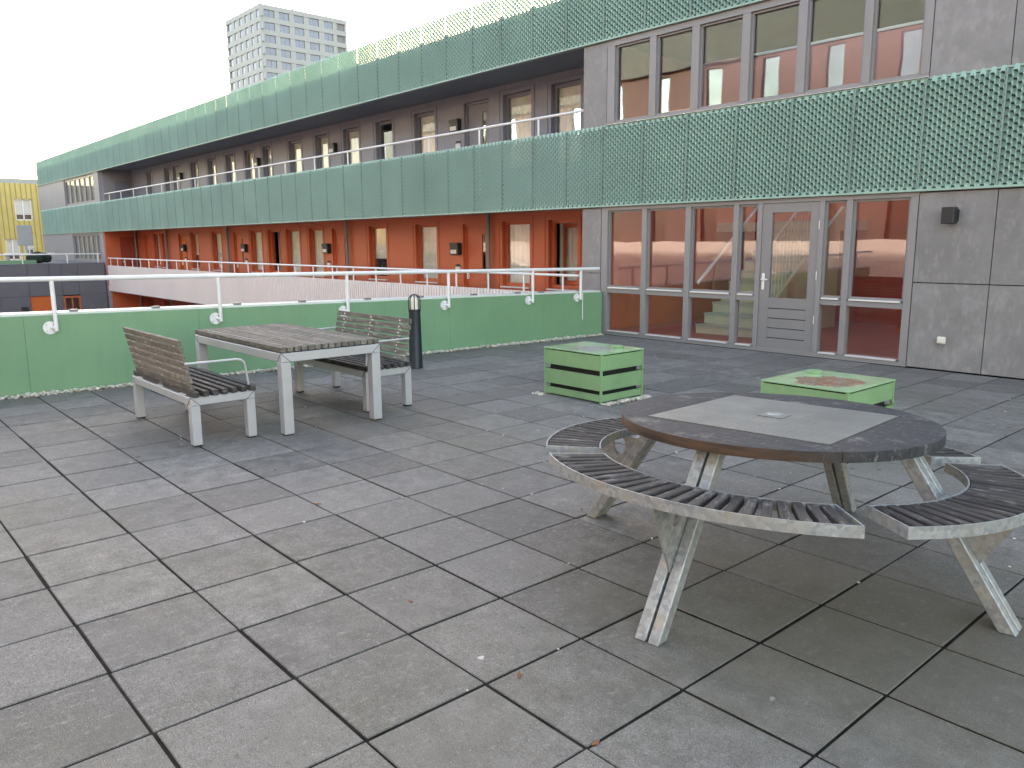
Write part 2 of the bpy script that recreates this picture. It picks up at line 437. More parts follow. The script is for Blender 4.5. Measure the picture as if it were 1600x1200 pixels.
class MB:
    def __init__(s):
        s.v = []; s.f = []
    def box(s, x0, x1, y0, y1, z0, z1):
        b = len(s.v)
        s.v += [(x0, y0, z0), (x1, y0, z0), (x1, y1, z0), (x0, y1, z0), (x0, y0, z1), (x1, y0, z1), (x1, y1, z1), (x0, y1, z1)]
        s.f += [[b + i for i in q] for q in ((0, 3, 2, 1), (4, 5, 6, 7), (0, 1, 5, 4), (1, 2, 6, 5), (2, 3, 7, 6), (3, 0, 4, 7))]
        return s
    def beam(s, p0, p1, w, h, upv=(0, 0, 1)):
        p0 = Vector(p0); p1 = Vector(p1); d = (p1 - p0).normalized(); u = Vector(upv)
        a = d.cross(u)
        if a.length < 1e-4: a = d.cross(Vector((1, 0, 0)))
        a.normalize(); u = a.cross(d).normalized()
        b = len(s.v)
        for p in (p0, p1):
            for sa, su in ((-1, -1), (1, -1), (1, 1), (-1, 1)):
                s.v.append(tuple(p + a * sa * w / 2 + u * su * h / 2))
        s.f += [[b + i for i in q] for q in ((3, 2, 1, 0), (4, 5, 6, 7), (0, 1, 5, 4), (1, 2, 6, 5), (2, 3, 7, 6), (3, 0, 4, 7))]
        return s
    def prism(s, pts, vec):
        b = len(s.v); n = len(pts); vec = Vector(vec)
        s.v += [tuple(Vector(p)) for p in pts] + [tuple(Vector(p) + vec) for p in pts]
        s.f.append([b + i for i in range(n)][::-1]); s.f.append([b + n + i for i in range(n)])
        for i in range(n):
            j = (i + 1) % n
            s.f.append([b + i, b + j, b + n + j, b + n + i])
        return s
    def tube(s, pts, r, n=8, caps=True):
        pts = [Vector(p) for p in pts]; b0 = len(s.v); ref = None
        rs = r if isinstance(r, (list, tuple)) else [r] * len(pts)
        for i, p in enumerate(pts):
            t = (pts[min(i + 1, len(pts) - 1)] - pts[max(i - 1, 0)]).normalized()
            if ref is None:
                ref = t.cross(Vector((0, 0, 1)))
                if ref.length < 1e-3: ref = t.cross(Vector((0, 1, 0)))
                ref.normalize()
            a = (ref - t * ref.dot(t)).normalized(); ref = a; c = t.cross(a)
            for k in range(n):
                th = 2 * PI * k / n
                s.v.append(tuple(p + (a * math.cos(th) + c * math.sin(th)) * rs[i]))
        for i in range(len(pts) - 1):
            for k in range(n):
                k2 = (k + 1) % n
                s.f.append([b0 + i * n + k, b0 + i * n + k2, b0 + (i + 1) * n + k2, b0 + (i + 1) * n + k])
        if caps:
            s.f.append([b0 + k for k in range(n)][::-1]); e = b0 + (len(pts) - 1) * n
            s.f.append([e + k for k in range(n)])
        return s
    def lathe(s, prof, c, n=24):
        b = len(s.v); m = len(prof)
        for (r, z) in prof:
            for k in range(n):
                th = 2 * PI * k / n
                s.v.append((c[0] + r * math.cos(th), c[1] + r * math.sin(th), c[2] + z))
        for i in range(m - 1):
            for k in range(n):
                k2 = (k + 1) % n
                s.f.append([b + i * n + k, b + i * n + k2, b + (i + 1) * n + k2, b + (i + 1) * n + k])
        s.f.append([b + k for k in range(n)][::-1]); s.f.append([b + (m - 1) * n + k for k in range(n)])
        return s
    def mesh(s, name, mat, off=(0, 0, 0), bevel=0.0, smooth=False, seg=1):
        me = bpy.data.meshes.new(name)
        me.from_pydata([(v[0] - off[0], v[1] - off[1], v[2] - off[2]) for v in s.v], [], s.f)
        bm = bmesh.new(); bm.from_mesh(me)
        if bevel:
            bmesh.ops.remove_doubles(bm, verts=bm.verts, dist=1e-6)
            ed = [e for e in bm.edges if len(e.link_faces) == 2 and e.calc_face_angle(0) > 0.5]
            bmesh.ops.bevel(bm, geom=ed, offset=bevel, segments=seg, affect='EDGES', profile=0.7)
        bmesh.ops.recalc_face_normals(bm, faces=bm.faces)
        bm.to_mesh(me); bm.free()
        if smooth:
            me.shade_smooth()
            try: me.set_sharp_from_angle(angle=R(40))
            except Exception: pass
        me.materials.append(MATS[mat])
        return me
    def build(s, name, mat, parent=None, origin=None, **kw):
        if origin is None:
            xs = [v[0] for v in s.v]; ys = [v[1] for v in s.v]; zs = [v[2] for v in s.v]
            origin = ((min(xs) + max(xs)) / 2, (min(ys) + max(ys)) / 2, min(zs))
        return link(name, s.mesh(name, mat, origin, **kw), parent, origin)

def link(name, data, parent, wloc, rot=None):
    o = bpy.data.objects.new(name, data)
    COL.objects.link(o)
    w = Vector(wloc)
    if parent is not None:
        o.parent = parent
        o.location = w - WPOS[parent.name]
    else:
        o.location = w
    if rot is not None: o.rotation_euler = rot
    WPOS[o.name] = w
    return o

def thing(name, loc, label, cat, group=None):
    o = link(name, None, None, loc)
    o.empty_display_size = 0.2
    return tag(o, label, cat, group)

def tag(o, label, cat, group=None):
    o['label'] = label; o['category'] = cat
    if group: o['group'] = group
    return o

def structure(o):
    o['kind'] = 'structure'; return o
def stuff(o, label=None):
    o['kind'] = 'stuff'
    if label: o['label'] = label
    return o

def wall_openings(name, mat, parent, x0, x1, y0, y1, z0, z1, ops):
    """wall in the XZ plane with rectangular openings (xa, xb, za, zb)"""
    mb = MB(); cur = x0
    for (xa, xb, za, zb) in sorted(ops):
        if xa > cur: mb.box(cur, xa, y0, y1, z0, z1)
        if za > z0 + 1e-3: mb.box(xa, xb, y0, y1, z0, za)
        if zb < z1 - 1e-3: mb.box(xa, xb, y0, y1, zb, z1)
        cur = xb
    if cur < x1: mb.box(cur, x1, y0, y1, z0, z1)
    return mb.build(name, mat, parent)

def ring(mb, x0, x1, y0, y1, z0, z1, t):
    mb.box(x0, x0 + t, y0, y1, z0, z1); mb.box(x1 - t, x1, y0, y1, z0, z1)
    mb.box(x0 + t, x1 - t, y0, y1, z0, z0 + t); mb.box(x0 + t, x1 - t, y0, y1, z1 - t, z1)
    return mb

# ================================================================ SETTING: ground
YF, YW = 10.22, 11.60
structure(MB().box(-3000, 3000, -3000, 3000, -9.2, -9.0).build('ground', 'ground_far'))
structure(MB().box(-39.5, -9.6, -14, 11.5, -6.2, -6.0).build('courtyard_ground', 'court_ground'))

# ---------------------------------------------------------------- terrace paving
def par_x(y): return -9.25 + 0.05 * (y - 10.0)          # inner face of the parapet
floor = structure(MB().box(-9.9, 4.5, -0.85, 10.6, -0.60, -0.0045).build('terrace_floor', 'joint_bed'))
PX0, PY0 = -5.0537, 0.6696
tb = MB().box(-0.2436, 0.2436, -0.2436, 0.2436, -0.05, 0.0)
TILE = tb.mesh('tile', 'concrete_tile', bevel=0.003)
def project(p):
    d = Vector(p) - CAM
    z = d.dot(fw)
    if z < 0.2: return None
    return (800 + FPX * d.dot(r2) / z, 600 - FPX * d.dot(u2) / z, z)
cells = []
for i in range(-10, 20):
    for j in range(-21, 20):
        cx, cy = PX0 + 0.5 * i + 0.25, PY0 + 0.5 * j + 0.25
        if cx > 4.4 or cy < -0.6 or cy - 0.25 > 10.1: continue
        xa = max(cx - 0.244, par_x(cy) + 0.13); xb = cx + 0.244
        ya, yb = cy - 0.244, min(cy + 0.244, 10.17)
        if xb - xa < 0.06 or yb - ya < 0.05: continue
        vent = (-6.0 < cx < -5.1 and 5.7 < cy < 6.3)
        p = project((cx, cy, 0)); score = 0
        if p and -60 < p[0] < 1660 and 500 < p[1] < 1260: score = 1.0 / p[2] ** 2
        cells.append((score, cx, cy, xa, xb, ya, yb))
cells.sort(key=lambda c: -c[0])
rest = MB()
for k, (score, cx, cy, xa, xb, ya, yb) in enumerate(cells):
    full = xb - xa > 0.485 and yb - ya > 0.485
    dz = random.uniform(-0.0014, 0.0016)
    jx, jy = random.uniform(-0.0025, 0.0025), random.uniform(-0.0025, 0.0025)
    if k < 300:
        if full:
            link('tile', TILE, floor, (cx + jx, cy + jy, dz), (random.uniform(-.003, .003), random.uniform(-.003, .003), random.uniform(-.004, .004)))
        else:
            MB().box(xa, xb, ya, yb, -0.05, dz).build('tile', 'concrete_tile', floor, bevel=0.004)
    else:
        rest.box(xa, xb, ya, yb, -0.05, dz)
stuff(rest.build('distant_tiles', 'concrete_tile', floor), 'grey concrete tiles far from the camera')

# ================================================================ GALLERY BUILDING
BX0, BX1 = -51.5, 4.4
SX = -9.75                     # left edge of the stair block
EX = -39.4                     # right edge of the far end block
B = thing('gallery_building', (-20, 14, -6.0), 'long gallery apartment building with green mesh bands, grey upper and red lower walls', 'building')
MB().box(BX0, -9.6, 13.2, 20, -6.0, 5.25).box(-3.5, BX1, 13.2, 20, -6.0, 5.25).box(-9.599, -3.501, 15.2, 20, -6.0, 5.25).build('core', 'room_dark', B)
rf = MB().box(BX0 - .05, -9.45, 10.46, 20.1, 5.26, 5.58)
rf.box(-3.65, BX1, 10.46, 20.1, 5.26, 5.58).box(-9.449, -3.651, 10.46, 13.2, 5.26, 5.58).box(-9.449, -3.651, 15.0, 20.1, 5.26, 5.58)   # invented roof opening over the stairs, added to brighten the hall
rf.build('roof', 'slab_concrete', B)
MB().box(BX0, BX1, 10.30, 10.455, 4.87, 5.66).build('roof_edge', 'slab_concrete', B)
MB().box(EX, SX, 10.46, 13.19, 4.86, 5.25).build('soffit_slab', 'soffit', B)
MB().box(EX, SX, 10.33, 13.19, 2.20, 2.45).build('gallery_slab', 'slab_concrete', B)
MB().box(EX, SX, 10.33, 13.19, -0.48, -0.25).build('gallery_slab', 'slab_concrete', B)
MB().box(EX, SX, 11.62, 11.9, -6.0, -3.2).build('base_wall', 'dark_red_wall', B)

# windows and doors on the gallery (x ranges measured on the wall plane)
low_w = [(-12.03, -11.20), (-13.50, -12.60), (-16.84, -15.94), (-19.07, -18.20), (-22.52, -21.67), (-24.08, -23.15),
         (-25.40, -24.50), (-26.78, -25.90), (-30.25, -29.38), (-32.45, -31.69), (-35.9, -35.2), (-36.96, -36.2)]
low_d = [(-14.90, -13.96), (-21.09, -20.21), (-28.26, -27.42), (-33.83, -32.95), (-38.19, -37.39)]
up_w = [(-11.96, -11.14), (-13.44, -12.55), (-16.77, -15.92), (-18.53, -17.75), (-20.22, -19.40), (-21.85, -21.10), (-23.55, -22.75),
        (-25.44, -24.8), (-26.86, -26.1), (-28.50, -27.75), (-30.19, -29.45), (-31.91, -31.2), (-34.9, -34.2), (-37.2, -36.5)]
up_d = [(-14.79, -13.91), (-33.9, -33.05)]
LZ, UZ = -0.25, 2.45

def window(x0, x1, z0, z1, y, frame_mat, tilted=False, blind=None, sill=True):
    mb = ring(MB(), x0 - .003, x1 + .003, y + .10, y + .16, z0 - .003, z1 + .003, 0.075)
    w = mb.build('window', frame_mat, B)
    if tilted:
        # casement pivoted inwards at its left edge: frame stands ajar
        g = MB(); a = R(14)
        sx0, sx1 = x0 + .08, x1 - .07
        def q(xx, yy): return (sx1 - (sx1 - xx) * math.cos(a) - yy * math.sin(a), y + .17 + (sx1 - xx) * math.sin(a) + yy)
        for (xa, xb, za, zb) in ((sx0, sx0 + .08, z0 + .08, z1 - .08), (sx1 - .08, sx1, z0 + .08, z1 - .08), (sx0 + .08, sx1 - .08, z0 + .08, z0 + .16), (sx0 + .08, sx1 - .08, z1 - .16, z1 - .08)):
            pts = [q(xa, 0), q(xb, 0), q(xb, .05), q(xa, .05)]
            g.prism([(p[0], p[1], za) for p in pts], (0, 0, zb - za))
        c = g.build('open_casement', frame_mat, w)
        pts = [q(sx0 + .075, .02), q(sx1 - .075, .02), q(sx1 - .075, .028), q(sx0 + .075, .028)]
        MB().prism([(p[0], p[1], z0 + .155) for p in pts], (0, 0, z1 - z0 - .31)).build('pane', 'gallery_glass', w)
    else:
        MB().box(x0 + .07, x1 - .07, y + .125, y + .133, z0 + .07, z1 - .07).build('pane', 'gallery_glass', w)
    if blind:
        d, mat = blind
        zb = z1 - (z1 - z0) * d
        # pleated curtain
        mb = MB(); n = 14; dy = .22 if tilted else 0.0
        for k in range(n):
            xa = x0 - .05 + (x1 - x0 + .1) * k / n; xb = x0 - .05 + (x1 - x0 + .1) * (k + 1) / n
            ya = y + .165 + dy + (.02 if k % 2 else 0); yb = y + .165 + dy + (0 if k % 2 else .02)
            mb.prism([(xa, ya, zb), (xb, yb, zb), (xb, yb + .006, zb), (xa, ya + .006, zb)], (0, 0, z1 + .05 - zb))
        mb.build('curtain', mat, w)
    if sill:
        MB().box(x0 - .02, x1 + .02, y - .045, y + .098, z0 - .035, z0 - .004).build('sill', 'sill_alu', w)
    return w

def door(x0, x1, z0, z1, y, mat, slit=True):
    d = ring(MB(), x0 - .003, x1 + .003, y + .06, y + .13, z0, z1 + .003, 0.06).build('door', mat, B)
    sx = x0 + (x1 - x0) * .70
    mb = MB()
    mb.box(x0 + .06, sx - .06, y + .085, y + .12, z0 + .06, z1 - .06)
    mb.box(sx + .06, x1 - .06, y + .085, y + .12, z0 + .06, z1 - .06)
    mb.box(sx - .06, sx + .06, y + .085, y + .12, z0 + .06, z0 + 1.15); mb.box(sx - .06, sx + .06, y + .085, y + .12, z1 - .24, z1 - .06)
    mb.build('leaf', mat, d)
    MB().box(sx - .058, sx + .058, y + .10, y + .106, z0 + 1.152, z1 - .242).build('pane', 'gallery_glass', d)
    MB().box(x0 + .10, x0 + .14, y + .03, y + .084, z0 + .98, z0 + 1.12).build('handle', 'sill_alu', d)
    return d

lw_z = (0.62, 2.02); uw_z = (3.05, 4.66)
wall_openings('gallery_wall', 'red_wall', B, EX, SX, YW, YW + .25, LZ, 2.199,
              [(a, b, *lw_z) for a, b in low_w] + [(a, b, LZ, 1.99) for a, b in low_d])
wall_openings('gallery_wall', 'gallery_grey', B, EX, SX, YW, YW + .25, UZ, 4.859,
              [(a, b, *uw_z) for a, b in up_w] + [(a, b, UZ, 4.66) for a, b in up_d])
bw = [(-38.6, -37.6), (-36.2, -35.4), (-33.4, -32.4), (-31, -30.2)]
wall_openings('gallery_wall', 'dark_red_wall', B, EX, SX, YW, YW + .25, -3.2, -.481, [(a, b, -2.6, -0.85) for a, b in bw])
for k, (a, b) in enumerate(low_w):
    window(a, b, *lw_z, YW, 'red_wall', tilted=(k in (0, 6)), blind=([1.0, 1.0, 1.0, 0.62, 1.0, 1.0][k % 6] if k not in (0, 6) else 1.0, 'curtain'))
for k, (a, b) in enumerate(up_w):
    window(a, b, *uw_z, YW, 'gallery_frame_grey', blind=None if k == 3 else ([1.0, 1.0, 0.9, 0.8][k % 4], 'curtain'), sill=False)
for a, b in low_d: door(a, b, LZ, 1.99, YW, 'orange_door' if abs(a + 33.83) < .01 else 'red_wall')
for a, b in up_d: door(a, b, UZ, 4.66, YW, 'gallery_frame_grey')
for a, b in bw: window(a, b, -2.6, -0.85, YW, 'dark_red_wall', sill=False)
# raised surround strips over openings (panel joints)
def joints(ops, z0, z1, mat):
    for (a, b) in ops:
        mb = MB(); mb.box(a - .10, b + .10, YW - .012, YW - .002, z1 + .075, z1 + .09)
        mb.box(a - .105, a - .09, YW - .012, YW - .002, z0, z1 + .075); mb.box(b + .09, b + .105, YW - .012, YW - .002, z0, z1 + .075)
        mb.build('surround_trim', mat, B)
joints(low_w, -.2, lw_z[1], 'red_wall'); joints(up_w, 2.5, uw_z[1], 'gallery_frame_grey')
for x in (-13.87, -20.10, -28.55, -35.06, -39.2):
    p = MB().tube([(x, YW - .09, -3), (x, YW - .09, 2.20)], 0.045, 10).build('downpipe', 'pipe_grey', B, smooth=True)
    for z in (0.3, 1.72):
        MB().tube([(x, YW - .09, z), (x, YW - .09, z + .04)], 0.052, 10).build('pipe_clip', 'pipe_grey', p, smooth=True)

# white slatted balustrade of the lower gallery
bal = MB().box(EX, SX - .06, 10.285, 10.315, 0.60, 0.65).box(EX, SX - .06, 10.285, 10.315, -0.46, -0.40).build('balustrade', 'pink_white', B)
mb = MB(); n = 296
for k in range(n):
    x = EX + .02 + k * 0.0999
    mb.box(x, x + .066, 10.245, 10.28, -0.49, 0.655)
stuff(mb.build('balustrade_slats', 'pink_white', B), 'narrow upright white slats of the lower gallery balustrade')
MB().tube([(EX + .05, 10.30, .975), (SX - .14, 10.30, .975)], .024, 8).build('handrail', 'white_metal', B, smooth=True)
POST = MB().tube([(0, 0, 0), (0, 0, .33)], .018, 6).mesh('post', 'white_metal', smooth=True)
x = SX - .55
while x > EX:
    link('post', POST, B, (x, 10.30, .645)); x -= 1.06
MB().tube([(EX + .05, 10.40, 3.80), (SX - .02, 10.40, 3.80)], .024, 8).build('handrail', 'white_metal', B, smooth=True)
POST2 = MB().tube([(0, 0, 0), (0, 0, 1.34)], .018, 6).mesh('post', 'white_metal', smooth=True)
x = SX - 1.3
while x > EX:
    link('post', POST2, B, (x, 10.40, 2.455)); x -= 1.72

# expanded-metal mesh bands
def mesh_panel(w, h, rows, waves):
    v = []; f = []; lam = w / waves; p = h / (rows + .6); am = p * .5
    hs, dp = p * 1.22, 0.028
    for k in range(rows):
        zc = p * (k + .55) ; ph = .5 * (k % 2)
        row = []
        for c in range(waves):
            for (t, s) in ((0.0, -1), (0.33, -1), (0.5, 1), (0.83, 1)):
                row.append(((c + t) * lam, s))
        row.append((waves * lam, -1))
        if ph: row = [(xx, -s) for (xx, s) in row]
        b0 = len(v)
        for (xx, s) in row:
            z = zc + am * s
            v.append((xx, 0.0, z + hs)); v.append((xx, -dp, z - hs * .25)); v.append((xx, -dp + .006, z - hs * .25 - .004))
        for i in range(len(row) - 1):
            a = b0 + 3 * i
            f.append((a, a + 3, a + 4, a + 1)); f.append((a + 1, a + 4, a + 5, a + 2))
    me = bpy.data.meshes.new('mesh_panel'); me.from_pydata(v, [], f)
    me.materials.append(MATS['mesh_green'])
    return me
PW = 0.855
LOWM = mesh_panel(PW - .022, 1.275, 29, 8)
UPM = mesh_panel(PW - .022, 1.235, 28, 8)
PST = MB().box(-.03, .03, 0, .03, 0, 1.24).box(-.009, .009, -.044, -.001, -.02, 1.25).mesh('mesh_post', 'mesh_post_green')
PSTU = MB().box(-.03, .03, 0, .03, 0, .86).box(-.009, .009, -.044, -.001, -.0, .88).mesh('mesh_post', 'mesh_post_green')
npan = 0
x = -4.15 + PW * 10
while x - PW > BX0 - .3:
    x0 = x - PW
    link('mesh_panel', LOWM, B, (x0 + .011, YF - .012, 2.163))
    link('mesh_panel', UPM, B, (x0 + .011, YF - .012, 4.795))
    link('mesh_post', PST, B, (x0, YF + .002, 2.19))
    link('mesh_post', PSTU, B, (x0, YF + .002, 4.80))
    x = x0
MB().box(SX, BX1, YF + .031, YF + .045, 2.74, 2.80).build('mesh_rail', 'mesh_post_green', B)
for z in (2.146, 4.778): MB().box(BX0, BX1, YF - .052, YF - .013, z, z + .026).build('band_edge', 'mesh_green', B)
# slim edge profiles of the bands
for z in (2.14, 3.435, 4.772):
    MB().box(BX0, BX1, YF - .012, YF + .05, z, z + .022).build('edge_profile', 'frame_grey' if z != 3.435 else 'mesh_green', B)

# ---- stair block at the right
MB().box(SX, -9.6, YF + .04, 13.19, -.0, 5.25).build('side_wall', 'far_grey', B)
MB().box(-9.599, BX1, YF + .05, YF + .25, 2.165, 3.43).build('spandrel', 'spandrel_grey', B)
MB().box(-9.599, BX1, YF + .06, YF + .078, 4.80, 5.25).build('spandrel', 'spandrel_grey', B)
MB().box(-4.10, BX1, YF + .03, YF + .3, 0.0, 2.16).build('backing_wall', 'dark_gap', B)
MB().box(-4.10, BX1, YF + .03, YF + .3, 3.435, 4.79).build('backing_wall', 'dark_gap', B)
xs = [-4.135 + .856 * k for k in range(11)]
for k in range(10):
    a, b = xs[k] + .005, xs[k + 1] - .005
    if b > BX1: break
    MB().box(a, b, YF, YF + .02, 0.012, 1.048).build('cladding_panel', 'grey_panel', B)
    MB().box(a, b, YF, YF + .02, 1.060, 2.128).build('cladding_panel', 'grey_panel', B)
    MB().box(a, b, YF, YF + .02, 3.46, 4.765).build('cladding_panel', 'grey_panel', B)
for (a, b, z0, z1) in ((-9.745, -9.315, 0.012, 1.035), (-9.745, -9.315, 1.045, 2.128), (-9.745, -9.225, 3.46, 4.765)):
    MB().box(a, b, YF, YF + .02, z0, z1).build('cladding_panel', 'grey_panel', B)
MB().box(-9.599, -9.315, YF + .025, YF + .2, 0, 2.13).build('backing_wall', 'dark_gap', B)
MB().box(-9.599, -9.225, YF + .025, YF + .2, 3.46, 4.77).build('backing_wall', 'dark_gap', B)

# glazing of the stair hall
FR0, FR1 = YF - .005, YF + .115
def mull(g, x0, x1, z0, z1, name='mullion', d=0.0):
    MB().box(x0, x1, FR0 + d, FR1, z0, z1).build(name, 'frame_grey', g, bevel=.004)
low = MB().box(-9.30, -4.14, FR0 + .004, FR1, 0.0, 0.055).build('ground_glazing', 'frame_grey', B)
MB().box(-9.30, -4.14, FR0 + .003, FR1, 2.085, 2.138).build('head', 'frame_grey', low)
mx = [(-9.30, -9.165), (-8.425, -8.33), (-7.57, -7.475), (-6.72, -6.635), (-6.325, -6.255), (-5.40, -5.335), (-5.035, -4.955), (-4.235, -4.142)]
for (a, b) in mx: mull(low, a, b, .056, 2.084)
panes = [(0, 1), (1, 2), (2, 3), (3, 4), (5, 6), (6, 7)]
for (i, j) in panes:
    a, b = mx[i][1], mx[j][0]
    MB().box(a + .001, b - .001, FR0 + .012, FR1, .715, .79).build('transom', 'frame_grey', low, bevel=.004)
    MB().box(a + .03, b - .03, FR0 - .01, FR0 + .07, .793, .812).build('glazing_bar', 'sill_alu', low)
    MB().box(a + .03, b - .03, FR0 - .01, FR0 + .07, .058, .077).build('glazing_bar', 'sill_alu', low)
    MB().box(a - .01, b + .01, YF + .075, YF + .087, .05, .72).build('pane', 'hall_glass', low)
    MB().box(a - .01, b + .01, YF + .075, YF + .087, .785, 2.09).build('pane', 'hall_glass', low)
    # inner bead
    bd = ring(MB(), a + .001, b - .001, YF + .035, YF + .073, .813, 2.083, .028); bd.build('bead', 'frame_grey', low)
hd = MB()
dx0, dx1, dz0, dz1 = -6.252, -5.402, .03, 2.08
gx0, gx1, gz0, gz1 = -6.10, -5.525, .775, 1.955
hd.box(dx0, gx0, YF + .01, YF + .06, dz0, dz1); hd.box(gx1, dx1, YF + .01, YF + .06, dz0, dz1)
hd.box(gx0, gx1, YF + .01, YF + .06, gz1, dz1)
zz = [dz0, .205, .345, .485, .625, gz0]
for k in range(5): hd.box(gx0, gx1, YF + (.01 if k == 4 or k == 0 else .012), YF + .06, zz[k] + (.005 if k else 0), zz[k + 1] - (.005 if k < 4 else 0))
hall_door = hd.build('entrance_door', 'door_grey', B, bevel=.003)
MB().box(gx0, gx1, YF + .035, YF + .058, dz0 + .02, gz0 - .02).build('groove_backing', 'dark_gap', hall_door)
MB().box(gx0 - .01, gx1 + .01, YF + .03, YF + .04, gz0 - .01, gz1 + .01).build('pane', 'hall_glass', hall_door)
MB().box(-6.215, -6.175, YF - .004, YF + .009, .885, 1.115).build('lock_plate', 'sill_alu', hall_door, bevel=.003)
MB().tube([(-6.195, YF - .005, 1.03), (-6.195, YF - .05, 1.03), (-6.10, YF - .05, 1.03)], .011, 8).build('handle', 'sill_alu', hall_door, smooth=True)
for z in (.45, 1.05, 1.72):
    MB().tube([(-5.395, YF + .002, z), (-5.395, YF + .002, z + .11)], .009, 8).build('hinge', 'sill_alu', hall_door, smooth=True)

upg = MB().box(-9.22, -4.14, FR0 + .004, FR1, 3.462, 3.50).build('upper_glazing', 'frame_grey', B)
MB().box(-9.22, -4.14, FR0 + .003, FR1, 4.68, 4.768).build('head', 'frame_grey', upg)
MB().box(-9.24, -4.12, YF - .045, YF + .05, 3.458, 3.461).build('sill', 'sill_alu', upg)
ux = [(-9.215, -9.06), (-8.345, -8.22), (-7.555, -7.425), (-6.705, -6.58), (-5.855, -5.735), (-4.96, -4.86), (-4.24, -4.142)]
for (a, b) in ux: mull(upg, a, b, 3.501, 4.679)
for i in range(6):
    a, b = ux[i][1], ux[i + 1][0]
    MB().box(a - .01, b + .01, YF + .075, YF + .087, 3.49, 4.69).build('pane', 'hall_glass', upg)
    ring(MB(), a + .001, b - .001, YF + .035, YF + .073, 3.502, 4.678, .028).build('bead', 'frame_grey', upg)

# stair hall behind the glass
MB().box(-9.599, -3.6, YF + .32, 15.0, -.25, .02).build('hall_floor', 'hall_floor', B)
MB().box(-9.599, -3.6, 15.0, 15.19, .021, 2.75).build('hall_wall', 'hall_red', B)
MB().box(-9.599, -3.6, 15.0, 15.19, 2.751, 5.25).build('hall_wall', 'hall_upper', B)
MB().box(-9.598, -9.55, YF + .32, 14.99, .021, 2.75).build('hall_wall', 'hall_red', B)
MB().box(-9.598, -9.55, YF + .32, 14.99, 2.751, 5.25).build('hall_wall', 'hall_upper', B)
MB().box(-9.549, -3.6, YF + .32, 10.85, 2.301, 2.45).build('hall_ceiling', 'soffit', B)
MB().box(-3.6, -3.502, YF + .32, 15.19, .0, 5.25).build('hall_side_wall', 'hall_red', B)
MB().box(-9.549, -3.601, YF + .32, 13.19, 4.861, 5.25).build('hall_ceiling', 'soffit', B)
st = MB().prism([(-6.949, 11.33, .021), (-6.949, 11.33, .30), (-6.949, 13.9, 2.16), (-6.949, 13.9, 1.80), (-6.949, 11.75, .021)], (.06, 0, 0)).build('staircase', 'stair_concrete', B)
for k in range(11):
    y0 = 11.35 + k * .235
    MB().box(-8.12, -6.95, y0, y0 + .235, .021, .175 * (k + 1)).build('step', 'stair_concrete', st)
    MB().box(-8.12, -6.95, y0 - .02, y0 - .001, .175 * (k + 1) - .035, .175 * (k + 1) + .002).build('nosing', 'slab_concrete', st)
MB().box(-9.54, -6.95, 13.94, 14.98, 1.75, 1.925).build('landing', 'stair_concrete', st)
MB().tube([(-8.08, 11.30, .87), (-8.08, 13.9, 2.80)], .026, 8).build('stair_rail', 'white_metal', st, smooth=True)
MB().tube([(-6.92, 11.30, 1.27), (-6.92, 13.9, 3.20)], .024, 8).build('stair_rail', 'white_metal', st, smooth=True)
for k in range(20):
    y0 = 11.36 + k * .105; z0 = 1.27 + (y0 - 11.30) * .742
    MB().tube([(-6.92, y0, z0 - .95), (-6.92, y0, z0)], .009, 5).build('baluster', 'white_metal', st)

# ---- far end block at the left end
wall_openings('end_block_wall', 'far_grey', B, BX0, EX, YF, YF + .2, 3.46, 4.77, [(-45.6, -40.2, 3.50, 4.74)])
wall_openings('end_block_wall', 'far_grey', B, BX0, EX, YF, YF + .2, -6, 2.14, [(-44.9, -40.0, .82, 2.08)])
MB().box(BX0, EX, YF + .25, 13.19, -6, 5.25).build('end_block_room', 'room_dark', B)
for (xa, xb, z0, z1, nm) in ((-45.6, -40.2, 3.50, 4.74, 6), (-44.9, -40.0, .82, 2.08, 6)):
    w = ring(MB(), xa, xb, YF + .05, YF + .12, z0, z1, .09).build('end_block_window', 'frame_grey', B)
    for k in range(1, nm):
        xx = xa + (xb - xa) * k / nm
        MB().box(xx - .05, xx + .05, YF + .052, YF + .118, z0 + .09, z1 - .09).build('mullion', 'tower_white', w)
    for k in range(nm):
        MB().box(xa + (xb - xa) * k / nm + .06, xa + (xb - xa) * (k + 1) / nm - .06, YF + .085, YF + .093, z0 + .06, z1 - .06).build('pane', 'end_glass', w)
        MB().box(xa + (xb - xa) * k / nm + .06, xa + (xb - xa) * (k + 1) / nm - .06, YF + .13, YF + .14, z0 + .06, z1 - .06).build('blind', 'blind_dark', w)
MB().box(EX, EX + .12, YF + .02, YW, LZ, 2.19).build('return_wall', 'red_wall', B)
MB().box(EX, EX + .12, YF + .12, YW, -6, -.485).build('return_wall', 'red_wall', B)
MB().box(EX, EX + .12, YF + .15, YW, UZ, 4.855).build('return_wall', 'far_grey', B)
for (z0, z1, mt) in ((LZ, 1.9, 'dark_red_wall'), (UZ, 4.4, 'gallery_frame_grey')):
    d = MB().box(EX + .122, EX + .15, 10.85, 11.5, z0, z1).build('door', mt, B)
    MB().tube([(EX + .15, 10.93, z0 + 1.05), (EX + .21, 10.93, z0 + 1.05)], .03, 8).build('handle', 'sill_alu', d)

